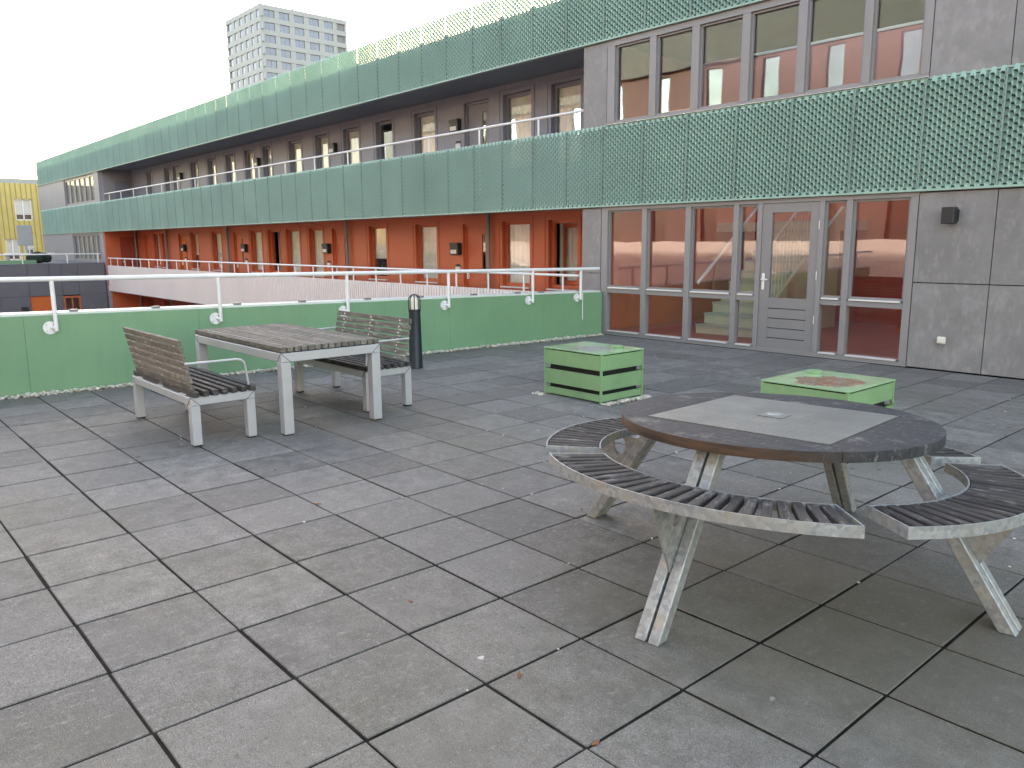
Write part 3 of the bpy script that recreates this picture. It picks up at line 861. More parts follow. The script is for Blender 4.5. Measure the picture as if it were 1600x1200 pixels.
# things fixed on the gallery walls
ordn = ['nearest the grey stair block', 'second from the grey stair block', 'third from the grey stair block', 'fourth from the grey stair block']
def mailbox(x, z, label):
    t = thing('mailbox', (x, YW, z), label, 'mailbox', 'mailboxes on the gallery walls')
    MB().box(x - .16, x + .16, YW - .12, YW - .001, z, z + .28).build('body', 'black_plastic', t, bevel=.01)
    MB().box(x - .12, x + .10, YW - .126, YW - .121, z + .03, z + .12).build('name_card', 'label_white', t)
    MB().box(x - .15, x + .15, YW - .135, YW - .121, z + .20, z + .27).build('flap', 'black_plastic', t)
def bell(x, z, label):
    t = thing('doorbell_plate', (x, YW, z), label, 'doorbell', 'doorbell plates on the gallery walls')
    MB().box(x - .085, x + .085, YW - .03, YW - .001, z, z + .15).build('plate', 'label_white', t, bevel=.004)
    MB().prism([(x - .085 + .085 * (1 - math.cos(a)), YW - .035, z + .151 + .06 * math.sin(a)) for a in [k * PI / 6 for k in range(7)]], (0, .03, 0)).build('hood', 'black_plastic', t)
for k, x in enumerate((-15.11, -21.34, -27.20, -33.15)):
    mailbox(x, 1.285, 'black mailbox on the red lower gallery wall, ' + ordn[k])
    bell(x + .02, .86, 'white doorbell plate on the red lower gallery wall, ' + ordn[k])
for k, x in enumerate((-15.04, -20.70, -25.75, -32.92)):
    mailbox(x, 4.06, 'black mailbox on the grey upper gallery wall, ' + ordn[k])
bell(-15.0, 3.66, 'white doorbell plate on the grey upper gallery wall beside a door')

# wall lamp and socket on the grey panels
t = thing('wall_lamp', (-3.745, YF, 1.75), 'black box shaped wall lamp on the grey panel right of the glazed hall', 'lamp')
MB().box(-3.82, -3.67, YF - .03, YF - .001, 1.78, 1.92).build('mounting_plate', 'black_plastic', t)
MB().box(-3.815, -3.675, YF - .15, YF - .031, 1.755, 1.945).build('housing', 'black_plastic', t, bevel=.006)
t = thing('wall_socket', (-3.734, YF, .30), 'small cream wall socket low on the grey panel right of the hall', 'socket')
MB().box(-3.78, -3.69, YF - .05, YF - .001, .33, .415).build('housing', 'outlet_white', t, bevel=.008)
MB().box(-3.77, -3.70, YF - .062, YF - .051, .345, .40).build('cover', 'outlet_white', t, bevel=.004)
MB().tube([(-3.735, YF - .03, .329), (-3.735, YF - .035, .28)], .01, 6).build('cable', 'pipe_grey', t)

# ================================================================ PARAPET, COPING, RAIL
def par_z(y): return .725 + (9.8 - y) * .0135
pw = thing('parapet_wall', (-9.5, 1, 0), 'green painted parapet wall with pale coping along the terrace edge', 'wall')
seams = [10.19, 8.85, 7.05, 5.25, 3.45, 1.65, -.80]
for a, b in zip(seams[:-1], seams[1:]):
    a2, b2 = a - .0006, b + .0006
    m_ = MB()
    pts = [(par_x(a2), a2), (par_x(b2), b2)]
    m_.v += [(par_x(a2), a2, -.6), (par_x(b2), b2, -.6), (par_x(b2) - .28, b2, -.6), (par_x(a2) - .28, a2, -.6),
             (par_x(a2), a2, par_z(a2)), (par_x(b2), b2, par_z(b2)), (par_x(b2) - .28, b2, par_z(b2)), (par_x(a2) - .28, a2, par_z(a2))]
    m_.f += [[0, 3, 2, 1], [4, 5, 6, 7], [0, 1, 5, 4], [1, 2, 6, 5], [2, 3, 7, 6], [3, 0, 4, 7]]
    m_.build('panel', 'parapet_green', pw, bevel=.002)
    m_ = MB()
    zt = lambda y: par_z(y) + .002
    m_.v += [(par_x(a2) - .035, a2, zt(a2)), (par_x(b2) - .035, b2, zt(b2)), (par_x(b2) - .33, b2, zt(b2)), (par_x(a2) - .33, a2, zt(a2)),
             (par_x(a2) - .035, a2, zt(a2) + .025), (par_x(b2) - .035, b2, zt(b2) + .025), (par_x(b2) - .33, b2, zt(b2) + .025), (par_x(a2) - .33, a2, zt(a2) + .025)]
    m_.f += [[0, 3, 2, 1], [4, 5, 6, 7], [0, 1, 5, 4], [1, 2, 6, 5], [2, 3, 7, 6], [3, 0, 4, 7]]
    m_.build('coping', 'coping_white', pw)
    for yy in (a - .45, a - 1.3):
        if yy > b and yy > -4:
            MB().box(par_x(yy) - .12, par_x(yy) - .05, yy - .04, yy + .04, zt(yy) + .026, zt(yy) + .05).build('coping_clip', 'pipe_grey', pw)
# conduit at the far end
MB().tube([(par_x(9.72) + .012, 9.72, .28), (par_x(9.72) + .012, 9.72, .72)], .008, 6).build('conduit', 'white_metal', pw)
ra = thing('parapet_handrail', (-9.4, 5, .6), 'white tubular handrail on bracketed posts above the green parapet', 'railing')
def rail_z(y): return 1.125 + (9.84 - y) * .0122
pts = [(par_x(y) + .05, y, rail_z(y)) for y in (10.05, 8, 6, 4, 2, 0, -.7)]
MB().tube(pts, .026, 12).build('rail', 'white_metal', ra, smooth=True)
for y in (9.62, 8.58, 6.98, 5.36, 3.67, 1.92, 0.2):
    zf = .655 + (9.6 - y) * .006
    x = par_x(y)
    p = MB().tube([(x + .05, y + .02, zf - .035), (x + .05, y + .02, rail_z(y) - .01)], .022, 10).build('post', 'white_metal', ra, smooth=True)
    f_ = MB().tube([(x + .001, y - .03, zf), (x + .014, y - .03, zf)], .07, 20).build('flange', 'white_metal', ra, smooth=True)
    MB().tube([(x + .014, y - .02, zf), (x + .06, y + .01, zf)], .016, 8).build('bracket', 'white_metal', ra, smooth=True)
    for a in range(4):
        th = PI / 4 + a * PI / 2
        MB().tube([(x + .014, y - .03 + .048 * math.cos(th), zf + .048 * math.sin(th)), (x + .022, y - .03 + .048 * math.cos(th), zf + .048 * math.sin(th))], .008, 6).build('bolt', 'brass_bolt', f_)

# gravel strip against the parapet and round the vent
def pebbles(name, label, spots):
    mb = MB()
    for (x, y, z, r) in spots:
        b = len(mb.v); rx, ry, rz = r * random.uniform(.7, 1.3), r * random.uniform(.7, 1.3), r * random.uniform(.45, .8)
        th = random.uniform(0, PI); c, s_ = math.cos(th), math.sin(th)
        ring_ = [(math.cos(k * PI / 3), math.sin(k * PI / 3)) for k in range(6)]
        for (zz_, sc_) in ((-.5, .7), (.35, .95)):
            for (u, w) in ring_:
                j = random.uniform(.8, 1.15)
                px_, py_ = u * rx * sc_ * j, w * ry * sc_ * j
                mb.v.append((x + px_ * c - py_ * s_, y + px_ * s_ + py_ * c, z + rz * (zz_ + .6)))
        mb.v.append((x, y, z + rz * 1.5))
        for k in range(6):
            k2 = (k + 1) % 6
            mb.f.append([b + k, b + k2, b + 6 + k2, b + 6 + k]); mb.f.append([b + 6 + k, b + 6 + k2, b + 12])
    o = mb.build(name, 'pebble', smooth=True)
    o['kind'] = 'stuff'; o['label'] = label; o['category'] = 'gravel'
    return o
sp = []
for k in range(2300):
    y = random.uniform(-.6, 10.12); u = random.random()
    sp.append((par_x(y) + .012 + .125 * u, y, -.008 + .016 * random.random(), random.uniform(.014, .028)))
for k in range(90):
    y = random.uniform(-.6, 10.1); sp.append((par_x(y) + .14 + abs(random.gauss(0, .05)), y, 0, random.uniform(.006, .013)))
pebbles('gravel_strip', 'pale pebble strip along the foot of the green parapet', sp)
sp = []
for k in range(260):
    y = random.uniform(5.68, 6.36); sp.append((-5.145 + abs(random.gauss(.02, .04)), y, .0, random.uniform(.011, .021)))
for k in range(60):
    sp.append((random.uniform(-6.05, -5.9), random.uniform(5.58, 5.68), 0, random.uniform(.007, .014)))
pebbles('vent_gravel', 'pale pebbles spilled at the foot of the green vent box by the parapet', sp)
sp = []
for k in range(70):
    x, y = random.uniform(-8.5, 0), random.uniform(1.2, 9.5)
    if random.random() < .6:                       # caught in the joints
        if random.random() < .5: x = PX0 + .5 * round((x - PX0) / .5)
        else: y = PY0 + .5 * round((y - PY0) / .5)
    sp.append((x, y, -.002, random.uniform(.005, .010)))
pebbles('loose_pebbles', 'a few loose white pebbles scattered over the paving joints', sp)
mb = MB()
for k in range(34):
    x, y, th = random.uniform(-7, -.3), random.uniform(1.2, 7.5), random.uniform(0, 6)
    l, w = random.uniform(.012, .03), random.uniform(.004, .010)
    c, s_ = math.cos(th), math.sin(th)
    mb.prism([(x + a * c - b * s_, y + a * s_ + b * c, .002) for a, b in ((-l, 0), (0, -w), (l, 0), (0, w))], (0, 0, .003))
o = mb.build('leaf_litter', 'leaf_litter'); o['kind'] = 'stuff'; o['label'] = 'scraps of brown dry leaf on the paving'; o['category'] = 'leaves'

# ================================================================ BENCHES AND TABLE
SLAT_S = MB().box(-.76, .76, -.022, .022, -.022, .022).mesh('slat', 'seat_wood', bevel=.004)
SLAT_B = MB().box(-.70, .70, -.014, .014, -.0235, .0235).mesh('slat', 'bench_wood', bevel=.004)
def seams_(t, x0, x1, y0, y1, H, rh, lw):
    # fine dark mitre joints where legs and rails meet
    mb = MB(); e = .0008; w = .0035
    for (x, sx) in ((x0, 1), (x1, -1)):
        for y, sy in ((y0, 1), (y1, -1)):
            mb.beam((x - sx * e, y, H), (x - sx * e, y + sy * lw, H - rh), w, .002, (sx, 0, 0))
            mb.beam((x, y - sy * e, H), (x + sx * lw, y - sy * e, H - rh), w, .002, (0, sy, 0))
    stuff(mb.build('mitre_joints', 'dark_gap', t))
def bench(x0, x1, yf, yb, label, arms=2):
    """yf: front edge of the seat, yb: back edge; x1 is the end nearest the camera"""
    s = 1 if yb > yf else -1
    cx, cy = (x0 + x1) / 2, (yf + yb) / 2
    t = thing('bench', (cx, cy, 0), label, 'bench', 'benches at the rectangular table')
    H = .395; lw = .072
    for x in (x0 + lw / 2, x1 - lw / 2):
        for y in (yf + s * lw / 2, yb - s * lw / 2):
            l = MB().box(x - lw / 2, x + lw / 2, y - lw / 2, y + lw / 2, .012, H - .067).build('leg', 'bench_metal', t, bevel=.004)
            MB().box(x - lw / 2 + .006, x + lw / 2 - .006, y - lw / 2 + .006, y + lw / 2 - .006, 0.0, .0125).build('foot', 'black_plastic', l)
    ya, yb_ = min(yf, yb), max(yf, yb)
    for x in (x0, x1 - lw):
        MB().box(x, x + lw, ya, yb_, H - .065, H).build('end_rail', 'bench_metal', t, bevel=.004)
    for y in (ya, yb_ - lw):
        MB().box(x0 + lw + .001, x1 - lw - .001, y, y + lw, H - .0645, H - .001).build('side_rail', 'bench_metal', t, bevel=.004)
    for x in (x0 + .35, x1 - .35):
        MB().box(x - .02, x + .02, ya + lw, yb_ - lw, H - .05, H - .005).build('cross_bar', 'bench_metal', t)
    seams_(t, x0, x1, ya, yb_, H, .065, lw)
    n = 7; depth = abs(yb - yf)
    for k in range(n):
        y = yf + s * (.018 + (depth - .06) * k / (n - 1))
        link('slat', SLAT_S, t, (cx + random.uniform(-.004, .004), y, H + .024), (0, 0, random.uniform(-.002, .002)))
    # back
    lean = .20
    for k in range(7):
        d = .028 + .0615 * k
        link('slat', SLAT_B, t, (cx + random.uniform(-.004, .004), yb - s * .045 + s * d * math.sin(lean), H + .04 + d * math.cos(lean)), (-s * lean, 0, random.uniform(-.002, .002)))
    bl = MB()
    for x in (x0 + .2, cx, x1 - .2):
        p0 = Vector((x, yb - s * .045 - s * .008, H)); p1 = Vector((x, yb - s * .045 + s * .41 * math.sin(lean), H + .04 + .41 * math.cos(lean)))
        MB().beam(p0, p1, .04, .008, (0, 1, 0)).build('back_strap', 'bench_metal', t)
        MB().box(x - .05, x + .05, yb - .03 * (s > 0) - .0 , yb + .03 * (s < 0) + .0, H + .001, H + .012).build('strap_foot', 'sill_alu', t)
        for k in range(7):
            d = .028 + .0615 * k
            q = Vector((x, yb - s * .045 + s * d * math.sin(lean) - s * .015, H + .04 + d * math.cos(lean)))
            bl.tube([q, q + Vector((0, -s * .006, 0))], .009, 8)
    stuff(bl.build('fixing_bolts', 'sill_alu', t))
    for x in (x1 - .04, x0 + .03)[:arms]:
        yy = yb - s * .0
        MB().tube([(x, yb + s * .01, H + .265), (x, yf + s * .12, H + .262), (x, yf + s * .085, H + .255), (x, yf + s * .06, H + .235), (x, yf + s * .052, H + .21), (x, yf + s * .03, H + .045)], .0095, 10).build('armrest', 'bench_metal', t, smooth=True)
    return t
bench(-7.68, -6.20, 2.64, 2.12, 'weathered slatted bench on the near left side of the rectangular table', 1)
bench(-7.86, -6.39, 3.80, 4.31, 'weathered slatted bench behind the table, beside the dark bollard')

SLAT_T = MB().box(-.955, .955, -.0255, .0255, -.021, .021).mesh('slat', 'bench_wood', bevel=.004)
t = thing('rectangular_table', (-7.02, 3.29, 0), 'long slatted wooden table on a pale metal frame between two benches', 'table')
X0, X1, Y0, Y1, H, LW = -7.98, -6.06, 2.82, 3.76, .69, .085
for x in (X0 + LW / 2, X1 - LW / 2):
    for y in (Y0 + LW / 2, Y1 - LW / 2):
        l = MB().box(x - LW / 2, x + LW / 2, y - LW / 2, y + LW / 2, .010, H - .077).build('leg', 'bench_metal', t, bevel=.004)
        MB().box(x - LW / 2 + .008, x + LW / 2 - .008, y - LW / 2 + .008, y + LW / 2 - .008, 0, .0105).build('foot', 'black_plastic', l)
for x in (X0, X1 - LW): MB().box(x, x + LW, Y0, Y1, H - .075, H).build('end_rail', 'bench_metal', t, bevel=.004)
for y in (Y0, Y1 - LW): MB().box(X0 + LW + .001, X1 - LW - .001, y, y + LW, H - .0745, H - .001).build('side_rail', 'bench_metal', t, bevel=.004)
seams_(t, X0, X1, Y0, Y1, H, .075, LW)
for x in (-7.4, -6.65): MB().box(x - .025, x + .025, Y0 + LW, Y1 - LW, H - .06, H - .004).build('cross_bar', 'bench_metal', t)
for k in range(15):
    link('slat', SLAT_T, t, (-7.02 + random.uniform(-.004, .004), Y0 + .028 + k * (Y1 - Y0 - .056) / 14, H + .028), (random.uniform(-.01, .01), 0, random.uniform(-.0015, .0015)))

# ================================================================ BOLLARD
bx, by = -8.34, 5.70
t = thing('bollard_light', (bx, by, 0), 'dark bollard lamp with caged dome top by the parapet', 'bollard')
MB().lathe([(.090, 0), (.090, .02), (.086, .03), (.074, .70), (.074, .72)], (bx, by, 0), 24).build('body', 'bollard_black', t, smooth=True)
MB().lathe([(.079, 0), (.079, .035)], (bx, by, .715), 24).build('collar', 'bollard_black', t, smooth=True)
MB().lathe([(.055, 0), (.055, .08)] + [(.055 * math.cos(a), .10 + .06 * math.sin(a)) for a in (.3, .6, .9, 1.2, 1.45)], (bx, by, .75), 20).build('lens', 'lamp_lens', t, smooth=True)
for k in range(8):
    a = k * PI / 4 + .2; c, s_ = math.cos(a), math.sin(a)
    pr = [(.073, .74), (.073, .86)] + [(.073 * math.cos(u), .86 + .075 * math.sin(u)) for u in (.35, .7, 1.05, 1.4)] + [(0, .936)]
    MB().tube([(bx + r * c, by + r * s_, z) for r, z in pr], .0065, 6).build('cage_bar', 'bollard_black', t, smooth=True)

# ================================================================ VENT BOXES
def vent(x0, x1, y0, y1, h, lid, label, capx, capy):
    t = thing('vent_box', ((x0 + x1) / 2, (y0 + y1) / 2, 0), label, 'vent', 'green roof vent boxes')
    p = .022
    for x in (x0, x1 - p):
        for y in (y0, y1 - p):
            MB().box(x, x + p, y, y + p, 0.0, h - .012).build('corner_post', 'vent_green', t, bevel=.002)
    rows = [(.015, .085), (.125, .275), (.325, h - .022)]
    for (za, zb) in rows:
        o_ = .012 if za < .1 else .006
        MB().box(x0 + p, x1 - p, y0 + o_, y0 + o_ + .004, za, zb).build('side_panel', 'vent_green', t)
        MB().box(x0 + p, x1 - p, y1 - o_ - .004, y1 - o_, za, zb).build('side_panel', 'vent_green', t)
        MB().box(x0 + o_, x0 + o_ + .004, y0 + p, y1 - p, za, zb).build('side_panel', 'vent_green', t)
        MB().box(x1 - o_ - .004, x1 - o_, y0 + p, y1 - p, za, zb).build('side_panel', 'vent_green', t)
    MB().box(x0 + .05, x1 - .05, y0 + .05, y1 - .05, 0.0, h - .03).build('inner_duct', 'dark_gap', t)
    ox, oy = (x0 + x1) / 2, (y0 + y1) / 2
    l = MB().box(x0 - .002, x1 + .002, y0 - .002, y1 + .002, h - .0115, h + .002).build('lid', lid, t, bevel=.002)
    MB().lathe([(.062, 0), (.062, .022), (.056, .028)], (capx, capy, h + .002), 20).build('cap', 'vent_green', l, smooth=True)
    MB().tube([(x1 + .002, y1 - .03, .30), (x1 + .018, y1 - .03, .30), (x1 + .018, y1 - .03, .27)], .006, 6).build('latch', 'vent_green', t)
vent(-5.975, -5.165, 5.70, 6.34, .495, 'vent_lid_green', 'green slatted vent box with greyed lid standing in the open', -5.36, 6.16)
vent(-3.38, -2.66, 5.62, 6.40, .480, 'vent_lid_rusty', 'green vent box with rust stained lid behind the round table', -3.24, 6.20)

# ================================================================ ROUND PICNIC TABLE
CX, CY = -1.97, 3.41
A0 = R(6.0)
t = thing('round_picnic_table', (CX, CY, 0), 'round picnic table with steel centre plate and four curved slatted seats', 'picnic table')
def P(r, a, z): return Vector((CX + r * math.cos(a), CY + r * math.sin(a), z))
def zseat(x, y): return .550 - .058 * (y - CY)
def ztop(x, y): return .742 - .030 * (y - CY) + .010 * (x - CX)
TR, TH, SQ = .728, .046, .435
def corner(k):
    a = A0 + PI / 4 + k * PI / 2
    return (CX + SQ * math.sqrt(2) * math.cos(a), CY + SQ * math.sqrt(2) * math.sin(a)), a
for k in range(4):
    (c0, a0), (c1, a1) = corner(k), corner(k + 1)
    if a1 < a0: a1 += 2 * PI
    pts = [c0] + [(CX + TR * math.cos(a0 + (a1 - a0) * i / 22), CY + TR * math.sin(a0 + (a1 - a0) * i / 22)) for i in range(23)] + [c1]
    m_ = MB(); n = len(pts)
    g_ = .0015
    mid = (a0 + a1) / 2; off = (g_ * math.cos(mid), g_ * math.sin(mid))
    pts = [(x + off[0], y + off[1]) for x, y in pts]
    m_.v = [(x, y, ztop(x, y) - TH) for x, y in pts] + [(x, y, ztop(x, y)) for x, y in pts]
    m_.f = [list(range(n))[::-1], [n + i for i in range(n)]] + [[i, (i + 1) % n, n + (i + 1) % n, n + i] for i in range(n)]
    m_.build('top_board', 'tabletop_wood', t, bevel=.004, smooth=True, seg=2)
cs = [corner(k)[0] for k in range(4)]
def plate(name, h0, h1, sc, mat, par, hole=None):
    m_ = MB(); q = [(CX + (x - CX) * sc, CY + (y - CY) * sc) for x, y in cs]
    m_.v = [(x, y, ztop(x, y) + h0) for x, y in q] + [(x, y, ztop(x, y) + h1) for x, y in q]
    m_.f = [[3, 2, 1, 0], [4, 5, 6, 7]] + [[i, (i + 1) % 4, 4 + (i + 1) % 4, 4 + i] for i in range(4)]
    return m_.build(name, mat, par)
pl = plate('centre_plate', -.045, .003, .994, 'plate_steel', t)
# rows of small bosses on the steel plate
mb = MB()
for i in range(-9, 10):
    for j in range(-9, 10):
        u, w = i * .043, j * .043
        if abs(u) < .09 and abs(w) < .09: continue
        x = CX + u * math.cos(A0) - w * math.sin(A0); y = CY + u * math.sin(A0) + w * math.cos(A0)
        mb.lathe([(.0042, 0), (.003, .0014)], (x, y, ztop(x, y) + .003), 6)
stuff(mb.build('plate_bosses', 'plate_steel', pl))
plate('centre_frame', .003, .008, .135, 'pipe_grey', t)
MB().lathe([(.036, 0), (.036, .004), (.030, .006)], (CX, CY, ztop(CX, CY) + .0085), 20).build('centre_cap', 'galvanised_steel', t, smooth=True)

RI, RO, SEG = .835, 1.09, R(81.5)
def arcband(name, r, a0, a1, th, h, par):
    m_ = MB(); n = 28
    for i in range(n + 1):
        a = a0 + (a1 - a0) * i / n
        for rr in (r, r + th):
            x, y = CX + rr * math.cos(a), CY + rr * math.sin(a)
            z = zseat(x, y)
            m_.v += [(x, y, z - h), (x, y, z)]
    for i in range(n):
        b = 4 * i
        for q in ((0, 1, 5, 4), (2, 6, 7, 3), (1, 3, 7, 5), (0, 4, 6, 2)): m_.f.append([b + k for k in q])
    m_.f += [[0, 2, 3, 1], [4 * n, 4 * n + 1, 4 * n + 3, 4 * n + 2]]
    return m_.build(name, 'galvanised_steel', par, smooth=True)
SLAT_R = MB().box(-(RO - RI) / 2 + .002, (RO - RI) / 2 - .002, -.0190, .0190, -.018, .018).mesh('slat', 'seat_wood', bevel=.004)
sides = ['near side of the round table', 'right side of the round table', 'far side', 'left side']
for k in range(4):
    am = A0 - PI / 2 + k * PI / 2
    a0, a1 = am - SEG / 2, am + SEG / 2
    seat = arcband('curved_seat', RO, a0, a1, .007, .046, t)
    arcband('inner_rim', RI - .007, a0, a1, .007, .046, seat)
    for a in (a0, a1):
        p0, p1 = P(RI - .007, a, 0), P(RO + .007, a, 0)
        p0.z, p1.z = zseat(p0.x, p0.y) - .023, zseat(p1.x, p1.y) - .023
        MB().beam(p0, p1, .007, .046).build('end_rim', 'galvanised_steel', seat)
    n = 22
    for i in range(n):
        a = a0 + .018 + (a1 - a0 - .036) * (i + .5) / n
        c = P((RI + RO) / 2, a, 0); c.z = zseat(c.x, c.y) - .018 + random.uniform(-.0015, .0015)
        e0, e1 = P(RI, a, 0), P(RO, a, 0)
        sl = math.atan2(zseat(e1.x, e1.y) - zseat(e0.x, e0.y), RO - RI)
        link('slat', SLAT_R, seat, c, (random.uniform(-.02, .02), -sl, a + random.uniform(-.006, .006)))
    # leg: two square bars with a slit between, rising inwards to the table top
    tang = Vector((-math.sin(am), math.cos(am), 0))
    foot_r, top_r = 1.05, .60
    tp = P(top_r, am, 0); ztp = ztop(tp.x, tp.y) - TH - .012
    leg = None
    lh = Vector((math.cos(am), math.sin(am), 0))
    lw = .062
    for s_ in (-1, 1):
        off = tang * s_ * .031
        p0, p1 = P(foot_r, am, 0) + off, P(top_r, am, ztp) + off
        m_ = MB()
        dirn = (p1 - p0)
        # side profile: parallelogram cut level at the floor and at the table
        hw = .034
        prof = [p0 - lh * hw, p0 + lh * hw, p1 + lh * hw, p1 - lh * hw]
        m_.prism([q - tang * .0245 for q in prof], tang * .049)
        m_.build('leg', 'galvanised_steel', t, bevel=.004)
    p1 = P(top_r, am, ztp - .003); p2 = P(.10, am, ztp - .003)
    p1.z = ztop(p1.x, p1.y) - TH - .030; p2.z = ztop(p2.x, p2.y) - TH - .030
    MB().beam(p1, p2, .05, .05).build('top_arm', 'galvanised_steel', t)
    # triangular bracket plate carrying the seat, with an oval hole
    def leg_r(z): return foot_r + (top_r - foot_r) * z / ztp
    so, si = P(RO - .02, am, 0), P(RI - .06, am, 0)
    zo, zi = zseat(so.x, so.y) - .047, zseat(si.x, si.y) - .047
    zb = .24
    tri = [P(leg_r(zb) + .02, am, zb), P(RO - .02, am, zo), P(leg_r(zi) - .01, am, zi)]
    cen = (tri[0] + tri[1] * 1.1 + tri[2] * 1.0) / 3.1
    cen = Vector((tri[0] * .22 + tri[1] * .39 + tri[2] * .39))
    m_ = MB(); nn = 24
    vr = lh; vz = Vector((0, 0, 1))
    outer = []
    for i in range(nn):
        f_ = 3.0 * i / nn; e = int(f_); u = f_ - e
        outer.append(tri[e].lerp(tri[(e + 1) % 3], u))
    inner = []
    for q in outer:
        d = q - cen; an = math.atan2(d.z, d.dot(lh))
        inner.append(cen + lh * .040 * math.cos(an) + vz * .052 * math.sin(an))
    th = tang * .0055
    for lst, sg in ((outer, -1), (outer, 1), (inner, -1), (inner, 1)):
        m_.v += [tuple(q + th * sg) for q in lst]
    for i in range(nn):
        j = (i + 1) % nn
        m_.f += [[i, j, 2 * nn + j, 2 * nn + i], [nn + i, 3 * nn + i, 3 * nn + j, nn + j], [i, nn + i, nn + j, j], [2 * nn + i, 2 * nn + j, 3 * nn + j, 3 * nn + i]]
    m_.build('seat_bracket', 'galvanised_steel', t)
    # flat bar under the seat, joined to the bracket
    b0, b1 = P(leg_r(zi) - .01, am, zi + .004), P(RO, am, zo + .004)
    MB().beam(b0, b1, .06, .006).build('seat_support', 'galvanised_steel', t)

# ================================================================ COURTYARD WING (far side of the courtyard)
W = thing('courtyard_wing', (-45, 2, -6), 'low dark grey wing with roof terrace and orange door across the courtyard', 'building')
WX = -39.55
def yz_wall(name, mat, parent, x0, x1, ya, yb, z0, z1, ops):
    mb = MB()
    cuts = sorted({ya, yb} | {o[0] for o in ops} | {o[1] for o in ops})
    for a, b in zip(cuts[:-1], cuts[1:]):
        zs = [(z0, z1)]
        for (oa, ob, oc, od) in ops:
            if oa < (a + b) / 2 < ob:
                zs = [q for (c, d) in zs for q in ((c, min(d, oc)), (max(c, od), d)) if q[1] > q[0] + 1e-3]
        for (c, d) in zs: mb.box(x0, x1, a, b, c, d)
    return mb.build(name, mat, parent)
yz_wall('wall', 'dark_gap', W, WX - .4, WX - .05, -14, 10.19, -6, .74, [(7.12, 7.95, -2.8, -.62), (8.40, 9.07, -2.4, -.66)])
ys = [10.18, 9.07, 8.40, 7.95, 7.12, 6.0, 4.9, 3.8, 2.7, 1.6, .5, -.6, -1.7]
for k in range(len(ys) - 1):
    b, a = ys[k], ys[k + 1]
    for (z0, z1) in ((-2.9, -1.75), (-1.74, -.62), (-.61, .735)):
        if (abs(a - 7.12) < .01 or abs(a - 8.40) < .01) and z1 < 0: continue
        MB().box(WX - .048, WX, a + .006, b - .006, z0, z1).build('cladding_panel', 'wing_grey', W)
MB().box(-51.5, WX - .02, -14, 10.19, .74, .775).build('roof_terrace', 'wing_grey', W)
MB().box(-51.5, WX - .41, -14, 10.19, -6, .739).build('body', 'room_dark', W)
d = MB().box(WX - .12, WX - .06, 7.13, 7.94, -2.8, -.63).build('door', 'orange_door', W)
w = MB()
for (a, b, c, e) in ((8.40, 8.47, -2.4, -.66), (9.0, 9.07, -2.4, -.66), (8.47, 9.0, -.74, -.66), (8.47, 9.0, -2.4, -2.3), (8.71, 8.76, -2.3, -.74)):
    w.box(WX - .1, WX + .02, a, b, c, e)
w = w.build('window', 'red_wall', W)
MB().box(WX - .07, WX - .06, 8.45, 9.02, -2.35, -.7).build('pane', 'gallery_glass', W)
MB().box(-40.2, -40.05, -14, 7.6, .776, .93).build('green_upstand', 'parapet_green', W)
MB().tube([(WX - .2, 10.1, 1.17), (WX - .2, -14, 1.2)], .028, 8).build('handrail', 'white_metal', W, smooth=True)
for y in (10.0, 8.75, 7.02, 5.3, 3.6, 1.9, .2): MB().tube([(WX - .2, y, .70), (WX - .2, y, 1.17)], .026, 8).build('post', 'white_metal', W, smooth=True)
mb = MB()
mb.box(WX, WX + .1, 6.75, 7.0, -1.35, -1.05)
tag(mb.build('mailbox', 'black_plastic', bevel=.01), 'dark mailbox on the grey wing left of the orange door', 'mailbox')
# dark heap and pale board on the far roof terrace
def blob(c, rx, ry, rz, seed):
    random.seed(seed); bm = bmesh.new(); bmesh.ops.create_icosphere(bm, subdivisions=3, radius=1)
    for v in bm.verts:
        n = v.co.copy(); k = 1 + .16 * math.sin(5 * n.x + seed) * math.cos(4 * n.y) + random.uniform(-.05, .05)
        v.co = Vector((n.x * rx * k, n.y * ry * k, max(n.z, -.75) * rz * k))
    return bm
bm = blob(None, .38, .48, .26, 3)
me = bpy.data.meshes.new('covered_heap'); bm.to_mesh(me); bm.free(); me.materials.append(MATS['plant_dark'])
tag(link('covered_heap', me, None, (-40.9, 7.85, 1.0)), 'dark covered heap lying on the far roof terrace', 'heap')
random.seed(11)
t = thing('pale_board', (-41.6, 7.2, .776), 'pale grey upright board on the far roof terrace before the yellow building', 'board')
MB().box(-41.6, -41.55, 7.25, 7.85, 1.55, 2.45).build('sheet', 'tower_white', t, bevel=.02)
MB().box(-41.62, -41.53, 7.5, 7.58, .776, 1.55).build('post', 'tower_white', t)
MB().box(-41.9, -41.3, 6.7, 8.6, 1.13, 1.22).build('shelf', 'pink_white', t)
MB().box(-41.8, -41.4, 6.75, 6.85, .776, 1.13).build('support', 'tower_white', t)

